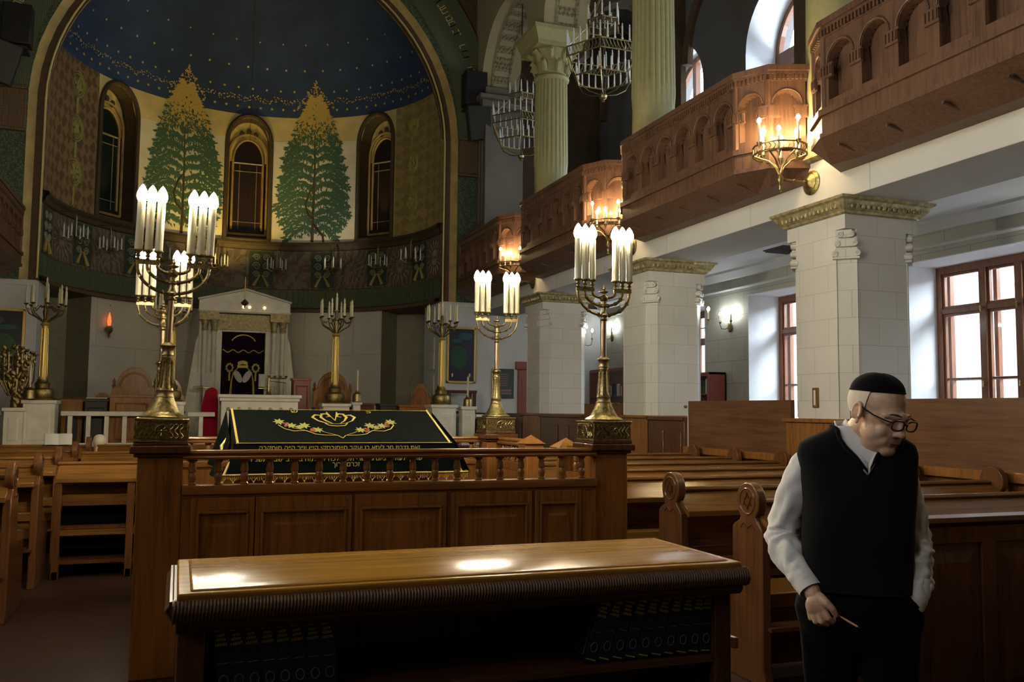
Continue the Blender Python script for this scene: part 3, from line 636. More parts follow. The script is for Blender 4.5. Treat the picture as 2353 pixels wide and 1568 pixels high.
def painted_tree(dc, label, seed):
    rnd = random.Random(seed); g = MB(); g2 = MB(); tr = MB(); K = math.degrees(1 / RA)
    tr.tube([wall_pt(dc + .4 * math.sin(z * 2) * .3, z) for z in [5.64 + i * .2 for i in range(17)]], [.05 - .0026 * i for i in range(17)], 5, flat=.2)
    tr.tube([wall_pt(dc + K * x, z) for x, z in ((0, 6.1), (.12, 5.95), (.25, 5.8), (.28, 5.64))], [.03, .035, .03, .03], 5)
    tr.tube([wall_pt(dc + K * x, z) for x, z in ((.02, 6.2), (-.15, 6.35), (-.22, 6.6), (-.12, 6.9), (0, 7.1))], [.03, .03, .028, .02, .01], 5)
    def leafstroke(mb, d, z, a, l, w):
        ca, sa = math.cos(a), math.sin(a)
        ps = [(0, 0), (l * .4, w), (l, 0), (l * .4, -w)]
        mb.add([wall_pt(d + K * (x * ca - y * sa), z + x * sa + y * ca, .013 + rnd.random() * .004) for x, y in ps], [(0, 1, 2, 3)])
    z = 5.92
    while z < 9.25:
        f = (z - 5.6) / 3.75; hw = .95 * ((.62 + 1.35 * f) if f < .28 else max(.05, (1 - ((f - .28) / .74) ** 2) ** .85))
        for s in (-1, 1):
            w = hw * rnd.uniform(.92, 1.05); n = int(8 + w * 30)
            for i in range(n):
                t = (i + .5) / n; x = s * w * t; zz = z + .15 * math.sin(PI * min(1, t * 1.2)) - .30 * w * t * t + rnd.uniform(-.02, .02)
                gp = max(0, min(1, (zz - 8.15) / .8))
                for k in range(4): leafstroke(g2 if rnd.random() < gp else g, dc + K * x, zz, -PI / 2 + rnd.uniform(-.8, .8), rnd.uniform(.08, .15), .024)
                leafstroke(g2 if rnd.random() < gp else g, dc + K * x, zz + .02, (0 if s > 0 else PI) + rnd.uniform(-.5, .3), .12, .028)
        z += rnd.uniform(.19, .25) if z < 8 else .15
    for i in range(900):
        zz = rnd.uniform(5.85, 9.0); f = (zz - 5.6) / 3.75; hw = .90 * ((.62 + 1.35 * f) if f < .28 else max(.05, (1 - ((f - .28) / .74) ** 2) ** .85)); x = rnd.uniform(-hw, hw)
        leafstroke(g2 if rnd.random() < max(0, min(1, (zz - 8.0) / .8)) else g, dc + K * x, zz - .1 * abs(x), rnd.uniform(-2.2, -.9), rnd.uniform(.06, .14), .022)
    for i in range(46): leafstroke(g2, dc + K * rnd.uniform(-.09, .09) * (1 - i / 60), 9.15 + i * .013, rnd.uniform(0, PI), .05, .014)
    for i in range(60):
        t = rnd.random(); s = rnd.choice((-1, 1)); leafstroke(g2, dc + s * K * (.48 * (1 - t)), 9.05 + .62 * t, rnd.uniform(0, 2 * PI), .045, .014)
    o = g.build('tree_foliage', 'tree_green', smooth=False); g2.build('tree_crown_gold', 'gold', o, smooth=False); tr.build('tree_trunk', 'tree_dark', o)
    o.name = 'painted_tree'; tag(o, label, 'mural')
painted_tree(-22.0, 'painted green and gold tree on apse wall above the left candelabra', 11)
painted_tree(24.0, 'painted green tree on apse wall between middle and right apse windows', 23)
md = MB()
for dc in (66.3, -66.0):
    K = math.degrees(1 / RA)
    for zz in (8.3, 7.35, 6.4):
        for rr in (.25, .20): md.tube([cp(dc + K * rr * math.cos(2 * PI * q / 20), zz + rr * 1.1 * math.sin(2 * PI * q / 20), RA - .012) for q in range(20)], .018, 5, closed=True, flat=.3)
        for q in range(14):
            a = rnd.uniform(0, 2 * PI); r0 = rnd.uniform(.02, .15); md.ball(cp(dc + K * r0 * math.cos(a), zz + r0 * math.sin(a), RA - .012), (.03, .012, .045), 6)
    md.tube([cp(dc, 5.7, RA - .012), cp(dc + .3, 6.1, RA - .012)], .02, 5); md.tube([cp(dc, 6.7, RA - .012), cp(dc, 7.05, RA - .012)], .03, 5); md.tube([cp(dc, 7.65, RA - .012), cp(dc, 8.0, RA - .012)], .03, 5)
struct(md.build('vine_medallions', 'leaf'))
# lower room of the apse
la = MB(); ringstrip(la, 0, 3.87, RA, RA, -54.6, 52.5, 30); struct(la.build('wall_apse_lower', 'apse_low', ang=60))
lr = MB()
for s, a in ((-1, -54.6), (1, 52.5)):
    p0 = cp(a, 0); jx = X0 + s * RA
    P = [(p0[0], p0[1]), (p0[0] + s * .55, p0[1] + .75), (jx + s * 1.1, 21.2), (jx, 20.4), (jx, T)]
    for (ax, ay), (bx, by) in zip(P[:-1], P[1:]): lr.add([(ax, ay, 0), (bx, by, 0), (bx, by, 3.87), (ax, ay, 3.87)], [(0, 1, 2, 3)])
struct(lr.build('wall_apse_recess', 'recess', smooth=False))  # recess coloured darker than the wall, its shade painted in
lj = MB()
for s in (-1, 1):
    jx = X0 + s * RA; lj.box(min(jx, jx - s * .02), T - .2, 0, max(jx, jx - s * .02), 20.38, 3.86)
struct(lj.build('wall_apse_jamb', 'plaster', smooth=False))
for z0, z1, y in ((2.4, 3.1, 19.7), (1.6, 2.25, 19.7)):
    m = MB().box(X0 + RA - .045, y - .28, z0, X0 + RA - .02, y + .28, z1); m.box(X0 + RA - .05, y - .3, z0 - .02, X0 + RA - .035, y + .3, z0)
    o = m.build('wall_plaque', 'apse_low', smooth=False); tag(o, 'grey inscribed stone plaque on white arch jamb, %s one' % ('upper' if z0 > 2 else 'lower'), 'plaque')
struct(MB().box(X0 - RA - .3, 16.4, 0, X0 + RA + .4, 24, .80).build('floor_dais', 'carpet', smooth=False))
struct(MB().box(X0 - 6, YA + .2, 13.0, X0 + 6, 24.5, 13.2).build('ceiling_roof_apse', 'brown', smooth=False))
struct(MB().add([(X0 - 6.5, 24.4, 0), (X0 + 6.5, 24.4, 0), (X0 + 6.5, 24.4, 13.2), (X0 - 6.5, 24.4, 13.2), (X0 - 6.5, 19.2, 0), (X0 - 6.5, 19.2, 13.2), (X0 + 6.5, 19.2, 0), (X0 + 6.5, 19.2, 13.2)], [(0, 1, 2, 3), (4, 0, 3, 5), (1, 6, 7, 2)]).build('wall_apse_outside', 'brown', smooth=False))
# wainscot panel wall between the piers, nave side, and front-wall wainscot
pw = MB(); pr = MB()
for a, b, z in ((3.95, 7.0, 1.63), (7.9, 9.95, 1.63), (11.82, 13.1, 1.60), (-1, 3.05, 1.63)):
    pw.box(XP + .02, a, 1.06, XP + .07, b, z); pr.box(XP - .06, a, .98, XP + .07, b, 1.06); pr.box(XP + .0, a, 0, XP + .07, b, .98)
    for k in range(int((b - a) / .62)): 
        y0 = a + .06 + k * .62; pr.box(XP - .012, y0, .2, XP, y0 + .5, .9)
struct(pw.build('wall_panel_screen', 'panel', smooth=False)); struct(pr.build('wall_wainscot', 'oak', bev=.006))
struct(MB().box(XP + .02, 9.95, .9, XP + .07, 9.97, 1.63).build('trim_8', 'plaster', smooth=False))
kb = MB().ball((XP - .02, 9.95, 1.56), .022, 10); struct(kb.build('trim_9', 'brass'))
ww_ = MB()
for a, b in ((9.97, 10.93), (13.1, 14.86), (15.75, 18.9)):
    ww_.box(XP - .03, a, 0, XP + .05, b, 1.38); ww_.box(XP - .06, a, 1.38, XP + .07, b, 1.43)
    for k in range(int((b - a) / .45)): ww_.box(XP - .045, a + .06 + k * .45, .25, XP - .03, a + .40 + k * .45, 1.25)
struct(ww_.build('wall_wainscot_aisle', 'oak_d', bev=.006))

# ------------------------------------------------------------------ gallery balconies
def make_balcony(label):
    t = thing('balcony', label, 'balcony', (0, 0, 0), 0, 'wooden balconies along the gallery')
    # plan outline in (x, y) relative to the bay centre, wall line at x = XP
    yo, yc, yw = 1.30, 1.64, 1.79; xb, xc = 5.45, 5.62
    def outline(k): return [(XP, -yw - k), (xc - k * .5, -yc - k), (xb - k, -yo - k * .4), (xb - k, yo + k * .4), (xc - k * .5, yc + k), (XP, yw + k)]
    body = MB().prism_z(outline(-.11), 4.28, 4.98); body.build('parapet', 'balc', t, smooth=False)
    rl = MB(); rl.prism_z(outline(.05), 5.06, 5.12); rl.prism_z(outline(.03), 5.03, 5.06); rl.prism_z(outline(.01), 4.96, 5.03)
    o = outline(.02)
    for (x0, y0), (x1, y1) in zip(o[:-1], o[1:]):           # dentils
        L = math.hypot(x1 - x0, y1 - y0); n = max(2, int(L / .045)); a = math.atan2(y1 - y0, x1 - x0)
        for i in range(n):
            f = (i + .5) / n; rl.obox((x0 + (x1 - x0) * f, y0 + (y1 - y0) * f, 5.0), (.022, .03, .055), Matrix.Rotation(a, 3, 'Z'))
    rl.build('top_rail', 'balc', t, smooth=False)
    bs = MB(); bs.prism_z(outline(.05), 4.22, 4.28); bs.prism_z(outline(.02), 4.06, 4.22); bs.prism_z(outline(.04), 4.02, 4.06); bs.build('base_moulding', 'balc', t, smooth=False)
    so = MB(); a, b = outline(.03), [(XP + .02, -yw + .05), (xc + .1, -yc + .1), (xb + .34, -yo + .1), (xb + .34, yo - .1), (xc + .1, yc - .1), (XP + .02, yw - .05)]
    so.add([(x, y, 4.02) for x, y in a] + [(x, y, 3.86) for x, y in b], [(i, i + 1, 7 + i, 6 + i) for i in range(5)] + [(6, 7, 8, 9, 10, 11)])
    for i in range(5): so.tube([(5.52, -1.2 + i * .6, 3.945), (5.90, -1.2 + i * .6, 3.872)], .014, 6)
    so.build('soffit', 'balc', t, smooth=False)
    # blind arcade: real arch openings cut in an outer skin, pilasters with fluted capitals
    def bay(mb, cp_, p0, p1, cnt):
        p0, p1 = Vector((*p0, 0)), Vector((*p1, 0)); L = (p1 - p0).length; d = (p1 - p0) / L; nrm = Vector((d.y, -d.x, 0)); nrm = -nrm if nrm.x > 0 and abs(nrm.x) > .5 else nrm
        if (p0 + nrm - Vector((8, 0, 0))).length < (p0 - Vector((8, 0, 0))).length: nrm = -nrm
        w = L / cnt; hw = w * .37
        def q(s, z, k): v = p0 + d * s + nrm * k; return (v.x, v.y, z)
        for i in range(cnt):
            c = (i + .5) * w; sp = 4.73 - (hw - .12) * .6; lo = 4.36; pts = [(hw * math.cos(PI - PI * k / 10), sp + hw * math.sin(PI - PI * k / 10)) for k in range(11)]
            def cell(s0, z0, s1, z1): mb.add([q(s0, z0, .035), q(s1, z0, .035), q(s1, z1, .035), q(s0, z1, .035)], [(0, 1, 2, 3)])
            cell(i * w, 4.28, c - hw, 4.97); cell(c + hw, 4.28, (i + 1) * w, 4.97); cell(c - hw, 4.28, c + hw, lo)
            for (a0, b0), (a1, b1) in zip(pts[:-1], pts[1:]):
                mb.add([q(c + a0, b0, .035), q(c + a1, b1, .035), q(c + a1, 4.97, .035), q(c + a0, 4.97, .035)], [(0, 1, 2, 3)])
                mb.add([q(c + a0, b0, .035), q(c + a1, b1, .035), q(c + a1, b1, -.045), q(c + a0, b0, -.10)], [(0, 1, 2, 3)])
            for s0, z0, s1, z1 in ((c - hw, lo, c - hw, sp), (c + hw, lo, c + hw, sp), (c - hw, lo, c + hw, lo)): mb.add([q(s0, z0, .035), q(s1, z1, .035), q(s1, z1, -.045), q(s0, z0, -.10)], [(0, 1, 2, 3)])
            ar = [Vector(q(c + a0 * 1.10, sp + (b0 - sp) * 1.1, .042)) for a0, b0 in pts]; mb.tube(ar, .010, 5)
        ang = math.atan2(d.y, d.x)
        for i in range(cnt + 1):
            s = min(max(i * w, .05), L - .05); v = p0 + d * s + nrm * .045
            m = Matrix.Rotation(ang, 3, 'Z'); cw = min(.16, w * .36)
            for z, hh, ww in ((4.685, .022, cw * 1.1), (4.63, .09, cw * .92), (4.575, .018, cw)): cp_.obox((v.x, v.y, z), (ww, .03, hh), m)
            for k in range(4): cp_.obox((v.x + d.x * cw * (k - 1.5) * .25 + nrm.x * .02, v.y + d.y * cw * (k - 1.5) * .25 + nrm.y * .015, 4.63), (.010, .012, .08), m)
    o = outline(-.035); fr = MB(); cp_ = fr
    for (a, b, cnt) in ((0, 1, 1), (1, 2, 1), (2, 3, 6), (3, 4, 1), (4, 5, 1)): bay(fr, cp_, o[a], o[b], cnt)
    for x, y in outline(-.01)[1:-1]: fr.tube([(x, y, 4.28), (x, y, 4.97)], .035, 8)
    fr.build('arcade_panel', 'balc', t, smooth=False)
    return t
b0 = make_balcony('carved oak balcony in front of the first pier, cut off by the right edge')
b0.location = (0, 5.32, 0); tb = tree_of(b0)
dup(tb, (0, 9.33, 0), 0, 'carved oak balcony with its near end lit by the nearest gallery lamp')
dup(tb, (0, 13.2, 0), 0, 'carved oak balcony behind the middle gallery lamp, above the second pier')
dup(tb, (0, 17.0, 0), 0, 'farthest carved oak balcony, next to the great arch')

dup(tb, (2 * X0, 17.0, 0), PI, 'carved oak balcony of the left gallery, cut off by the left edge')
for o in [q for q in COL.objects if q.name.split('.')[0] == 'pier']: copy_tree(tree_of(o)).location.x = 2 * X0 - XP - XQ
# ------------------------------------------------------------------ candle lamps
def bulb(mb, x, y, z, r, h, n=12):
    return mb.lathe([(r * .45, 0), (r * .8, h * .12), (r, h * .33), (r * .92, h * .52), (r * .6, h * .76), (r * .25, h * .93), (.001, h)], (x, y, z), n)
def make_menorah(label):
    t = thing('candelabrum', label, 'candelabrum', (0, 0, 0), 0, 'brass candelabra on the corner posts of the bimah')
    w = .137; b = MB().box(-w, -w, 0, w, w, .14); b.box(-w - .006, -w - .006, .125, w + .006, w + .006, .14); b.box(-w - .006, -w - .006, 0, w + .006, w + .006, .015)
    b.build('base_box', 'brass_d', t, bev=.003)
    od = MB()                                                # rosette and running scrolls on each face
    for q in range(4):
        m = Matrix.Rotation(q * PI / 2, 3, 'Z')
        def pt(x, z, k=.004): return m @ Vector((x, -w - k, z))
        od.tube([pt(.034 * math.cos(2 * PI * i / 14), .07 + .034 * math.sin(2 * PI * i / 14)) for i in range(14)], .004, 5, closed=True)
        od.ball(pt(0, .07), .009, 8)
        for i in range(8):
            a = i * PI / 4; od.tube([pt(.012 * math.cos(a), .07 + .012 * math.sin(a)), pt(.028 * math.cos(a), .07 + .028 * math.sin(a))], [.003, .0075], 5)
        for sx in (-1, 1):
            for k in range(3):
                cx = sx * (.055 + k * .026)
                od.tube([pt(cx + sx * (-.011), .105), pt(cx - sx * .002, .112), pt(cx + sx * .008, .102), pt(cx + sx * .002, .088), pt(cx - sx * .010, .078), pt(cx - sx * .010, .062), pt(cx + sx * .002, .052), pt(cx + sx * .008, .038), pt(cx - sx * .002, .028), pt(cx - sx * .011, .035)], .0042, 5)
            od.tube([pt(sx * .036, .07), pt(sx * .125, .07)], .002, 4)
        for z in (.022, .118): od.tube([pt(-w + .01, z), pt(w - .01, z)], .0025, 4)
    od.build('box_ornament', 'brass', t)
    f = MB().lathe([(.128, .14), (.130, .150), (.118, .160), (.100, .168), (.092, .176), (.084, .19), (.066, .225), (.052, .262), (.050, .272)], n=24); f.build('bell_foot', 'brass_orn', t)
    sh = MB().lathe([(.050, .262), (.053, .268), (.047, .276), (.046, .30), (.049, .306), (.044, .314), (.036, .34), (.030, .49), (.033, .50), (.031, .512), (.038, .515), (.033, .525), (.031, .548), (.040, .566), (.046, .572), (.036, .58), (.026, .586), (.022, .592)], n=20)
    for q in range(8):
        a = q * PI / 4 + .2; sh.tube([(.045 * math.cos(a), .045 * math.sin(a), .32), (.037 * math.cos(a), .037 * math.sin(a), .36), (.032 * math.cos(a), .032 * math.sin(a), .485)], .004, 5)
    sh.build('stem', 'brass', t)
    MB().cyl((0, 0, .585), (0, 0, .86), .019, .0165, 16).build('pole', 'brass_pol', t)
    hb = MB().lathe([(.018, .845), (.026, .85), (.018, .86), (.018, .87), (.028, .878), (.030, .89), (.022, .90), (.018, .92), (.017, .94), (.027, .948), (.027, .955), (.019, .962), (.018, .985), (.024, .99), (.028, 1.0), (.030, 1.012), (.022, 1.022), (.012, 1.03), (.010, 1.04), (.032, 1.052), (.032, 1.056), (.01, 1.06), (.008, 1.068), (.013, 1.075), (.008, 1.083), (.004, 1.1), (.001, 1.104)], n=14)
    hb.build('hub', 'brass', t)
    arms = ((.195, .885, .035), (.142, .952, .026), (.087, 1.008, .018))
    am = MB(); kn = am
    for r, z0, k in arms:
        for s in (-1, 1):
            pts = [(s * r * math.sin(R(a)), 0, z0 + (1.045 - z0) * (1 - math.cos(R(a)))) for a in range(0, 91, 9)] + [(s * r, 0, 1.10)]
            am.tube(pts, .0095, 8)
            for a in ((12, 38, 64) if r > .1 else (14,)): 
                c = Vector((s * r * math.sin(R(a)), 0, z0 + (1.045 - z0) * (1 - math.cos(R(a)))))
                dd = Vector((math.cos(R(a)) * r, 0, (1.045 - z0) * math.sin(R(a)))).normalized(); kn.cyl(c - dd * .006 * s, c + dd * .006 * s, .0155, n=8)
    for s in (-1, 1): am.box(min(s * .075, s * .207), -.009, 1.052, max(s * .075, s * .207), .009, 1.082)
    am.build('arms', 'brass', t)
    for s in (-1, 1):
        for r, z0, k in arms:
            x = s * r; c = MB().lathe([(.0225, 1.138), (.0225, 1.425)], (x, 0, 0), 16).build('candle', 'tube', t)
            MB().lathe([(.012, 1.075), (.017, 1.08), (.009, 1.088), (.009, 1.095), (.018, 1.10), (.010, 1.108), (.012, 1.12), (.028, 1.132), (.028, 1.138), (.02, 1.139)], (x, 0, 0), 12).build('socket', 'brass', c)
            bulb(MB(), x, 0, 1.425, .031, .108).build('light_bulb', 'bulb', c)
    return t
PB = 1.295
m0 = make_menorah('tall brass candelabrum on front left post of the bimah, leaning slightly right')
m0.scale = (1, 1, .967); m0.location = (-.115, 5.54, PB); m0.rotation_euler = (0, R(1.6), 0); tm = tree_of(m0)
dup(tm, (2.685, 5.54, PB), R(0), 'tall brass candelabrum on front right post of the bimah, beside the pews')
dup(tm, (-.185, 7.79, PB), R(0), 'brass candelabrum on rear left post, half hidden behind the front left one')
dup(tm, (2.685, 7.79, PB), R(0), 'brass candelabrum on rear right post of the bimah')

def make_sconce(label):      # origin on the wall plate, arm reaching towards -x
    t = thing('wall_candelabrum', label, 'wall lamp', (0, 0, 0), 0, 'lit candle brackets on the gallery front')
    q = Matrix.Rotation(-PI / 2, 3, 'Y')
    MB().lathe([(.128, 0), (.128, .012), (.115, .022), (.10, .03), (.09, .028), (.055, .05), (.045, .055), (.03, .07)], n=28, m=q).build('wall_plate', 'brass_orn', t)
    a = MB().tube([(-.05, 0, 0), (-.36, 0, 0)], .011, 8)
    for x in (-.10, -.22, -.33): a.ball((x, 0, 0), (.018, .02, .02), 8)
    a.lathe([(.002, -.14), (.022, -.13), (.012, -.115), (.022, -.10), (.022, -.065), (.012, -.055), (.02, -.045), (.036, -.015), (.036, .01), (.02, .035), (.014, .06), (.022, .07), (.012, .08)], (-.39, 0, 0), 12)
    a.build('arm', 'brass', t)
    g = MB(); r = .265
    for k in range(6):
        an = k * PI / 3 + PI / 6; d = Vector((math.cos(an), math.sin(an), 0)); c = Vector((-.39, 0, 0))
        g.tube([c + d * .01 + Vector((0, 0, .05)), c + d * .04 + Vector((0, 0, .12)), c + d * .11 + Vector((0, 0, .19)), c + d * .21 + Vector((0, 0, .225)), c + d * r + Vector((0, 0, .25))], .009, 6)
    for z in (.245, .325): g.tube([(-.39 + r * math.cos(i * PI / 12), r * math.sin(i * PI / 12), z) for i in range(24)], .009, 6, closed=True)
    for i in range(36):
        a1 = i * PI / 18; g.tube([(-.39 + r * math.cos(a1 + e), r * math.sin(a1 + e), z) for e, z in ((0, .25), (.09, .285), (0, .32))], .004, 4)
    g.build('gallery_ring', 'brass', t)
    for i in range(8):
        an = i * PI / 4 + .1; rr = r if i % 2 == 0 else r * .62; zz = .345 if i % 2 == 0 else .26; x, y = -.39 + rr * math.cos(an), rr * math.sin(an)
        c = MB().lathe([(.013, zz), (.013, zz + .20)], (x, y, 0), 10).build('candle', 'tube', t)
        MB().lathe([(.006, zz - .06), (.012, zz - .03), (.025, zz - .008), (.028, zz), (.012, zz + .002)], (x, y, 0), 10).build('socket', 'brass', c)
        bulb(MB(), x, y, zz + .20, .022, .055, 10).build('light_bulb', 'bulb_s', c)
    return t
s0 = make_sconce('nearest lit brass candle bracket on the gallery front, top right'); s0.location = (XP, 7.48, 3.86); ts = tree_of(s0)
dup(ts, (XP, 11.42, 3.86), 0, 'lit brass candle bracket on the gallery, behind the front right candelabrum')
dup(ts, (XP, 15.35, 3.86), 0, 'farthest lit brass candle bracket, above the rear right candelabrum')
dup(ts, (XP, 3.5, 3.86), 0, 'lit brass candle bracket on the gallery, outside the right edge')

for y, n_ in ((-.4, 'nearest the camera'), (3.5, 'second from the camera'), (7.48, 'farthest from the camera')):  # unseen brackets added to light the man from the left
    dup(ts, (2 * X0 - XP, y, 3.86), PI, 'lit brass candle bracket added unseen on the left gallery, %s' % n_)
lb_ = MB().box(-4.34, -6, 3.60, 2 * X0 - XP, YA, 4.12); struct(lb_.build('gallery_beam', 'fascia', smooth=False))
def make_wall_lamp(label):   # origin on wall, reaching -x; two candles
    t = thing('wall_sconce', label, 'wall lamp', (0, 0, 0), 0, 'small lit wall sconces in the side aisle')
    MB().ball((0, 0, 0), (.03, .06, .09), 14).build('back_plate', 'brass', t)
    a = MB()
    for s in (-1, 1): a.tube([(-.02, 0, 0), (-.05, s * .06, -.03), (-.08, s * .14, -.02), (-.09, s * .17, .05), (-.09, s * .17, .09)], .008, 6); a.lathe([(.008, .07), (.026, .10), (.01, .105)], (-.09, s * .17, 0), 10)
    a.build('arm', 'brass', t)
    for s in (-1, 1):
        c = MB().lathe([(.013, .10), (.013, .22)], (-.09, s * .17, 0), 10).build('candle', 'tube', t); bulb(MB(), -.09, s * .17, .22, .022, .06, 10).build('light_bulb', 'bulb_w', c)
    return t
w0 = make_wall_lamp('small lit two-candle sconce on aisle wall left of the middle window'); w0.location = (XW - .03, 13.6, 3.0); tw = tree_of(w0)
dup(tw, (XW - .03, 18.3, 3.15), 0, 'small lit sconce on aisle wall between the far pier and middle pier')
dup(tw, (XQ + .03, 11.2, 2.72), PI, 'small lit sconce on the aisle side of the middle pier')
dup(tw, (XQ + .03, 15.1, 2.72), PI, 'small lit sconce on the aisle side of the farthest pier')
dup(tw, (XW - .03, 7.0, 3.0), 0, 'small lit sconce on the aisle wall outside the right edge')

def make_chandelier(label):
    t = thing('chandelier', label, 'chandelier', (0, 0, 0), 0, 'unlit hexagonal chandeliers in the gallery arches')
    def hexp(r, z, off=0): return [(r * math.cos(k * PI / 3 + off), r * math.sin(k * PI / 3 + off), z) for k in range(6)]
    def ring(mb, r, z0, z1, off=0):
        for z in (z0, z1): mb.tube([p for p in hexp(r, z, off)], .013, 6, closed=True)
        P = hexp(r, 0, off)
        for i in range(6):
            a, b = Vector(P[i]), Vector(P[(i + 1) % 6]); n = 10
            mb.tube([a + Vector((0, 0, z0 - .03)), a + Vector((0, 0, z1 + .03))], .014, 6)
            for k in range(n):
                p = a.lerp(b, (k + .5) / n); mb.tube([p + Vector((0, 0, z0)), p + (b - a) * .03 + Vector((0, 0, (z0 + z1) / 2)), p + Vector((0, 0, z1))], .005, 4)
                mb.tube([p + Vector((0, 0, z1)), p + (b - a) * .05 + Vector((0, 0, (z0 + z1) / 2)), p + (b - a) * .1 + Vector((0, 0, z0))], .004, 4)
    fr = MB(); ring(fr, .66, -.16, .0); fr.tube(hexp(.50, -.46), .016, 6, closed=True); fr.build('main_ring', 'brass', t)
    up = MB(); ring(up, .28, .40, .52); up.build('upper_ring', 'brass', t)
    rd = MB()
    for k in range(6):
        c, s = math.cos(k * PI / 3), math.sin(k * PI / 3)
        rd.tube([(.66 * c, .66 * s, -.16), (.50 * c, .50 * s, -.46)], .01, 5); rd.tube([(.66 * c, .66 * s, 0), (.28 * c, .28 * s, .40)], .007, 5)
        rd.tube([(.50 * c, .50 * s, -.46), (.42 * c, .42 * s, -.60), (.25 * c, .25 * s, -.70), (.04 * c, .04 * s, -.74)], .009, 5); rd.tube([(.28 * c, .28 * s, .52), (.02 * c, .02 * s, 1.0)], .006, 5)
    rd.build('stay_rods', 'brass_d', t)
    MB().lathe([(.002, -.86), (.03, -.85), (.02, -.82), (.06, -.79), (.07, -.75), (.04, -.71), (.01, -.69)], n=12).build('bottom_finial', 'brass', t)
    MB().tube([(0, 0, -.7), (0, 0, 1.0), (0, 0, 2.5)], .012, 6).build('hanging_rod', 'iron', t)
    cand = []
    for k in range(6):
        for q in range(5): cand.append((.66, k, (q + .0) / 5, .03, .26))
        for q in range(4): cand.append((.50, k, (q + .5) / 4, -.44, .22))
        for q in range(2): cand.append((.28, k, q / 2, .55, .24))
    for r, k, f, z, h in cand:
        a = Vector((r * math.cos(k * PI / 3), r * math.sin(k * PI / 3), z)); b = Vector((r * math.cos((k + 1) * PI / 3), r * math.sin((k + 1) * PI / 3), z)); p = a.lerp(b, f)
        MB().lathe([(.016, -.02), (.022, 0), (.014, .003), (.014, h * .78), (.006, h * .80), (.013, h * .88), (.001, h)], p, 8).build('candle', 'tube_u', t)
    return t
c0 = make_chandelier('nearer unlit chandelier, partly hidden by the fluted column'); c0.location = (6.40, 13.25, 7.50); tc = tree_of(c0)
dup(tc, (6.38, 17.1, 7.50), R(8), 'farther unlit chandelier, left of the fluted column with capital')

# ------------------------------------------------------------------ speakers
def make_speaker(label, group='loudspeakers beside the great arch'):
    t = thing('loudspeaker', label, 'loudspeaker', (0, 0, 0), 0, group)
    MB().box(-.25, -.18, -.38, .25, .18, .38).build('cabinet', 'black', t, bev=.015)
    g = MB(); g.box(-.23, -.195, -.36, .23, -.182, .36); g.build('grille', 'black', t, bev=.004)
    return t
sp = make_speaker('upper black loudspeaker on the wall right of the great arch'); sp.location = (5.80, 18.55, 8.56); tsp = tree_of(sp)
o = dup(tsp, (5.90, 18.5, 7.82), 0, 'lower tilted black loudspeaker right of the great arch'); o.rotation_euler = (R(14), R(-8), R(-10))
dup(tsp, (-3.2, 18.62, 8.62), 0, 'upper black loudspeaker on the wall left of the great arch')
o = dup(tsp, (-3.4, 18.5, 7.85), 0, 'lower tilted black loudspeaker left of the great arch'); o.rotation_euler = (R(14), R(14), R(10))
for s, x in ((1, 5.9), (-1, -3.3)):
    b = MB().box(x - .3, 18.4, 8.14, x + .3, 18.92, 8.18); b.tube([(x + .28 * s, 18.6, 8.16), (x + .33 * s, 18.55, 7.5)], .015, 6); o = b.build('speaker_bracket', 'iron')
    tag(o, 'dark metal bracket holding the loudspeakers %s of the great arch' % ('right' if s > 0 else 'left'), 'bracket')

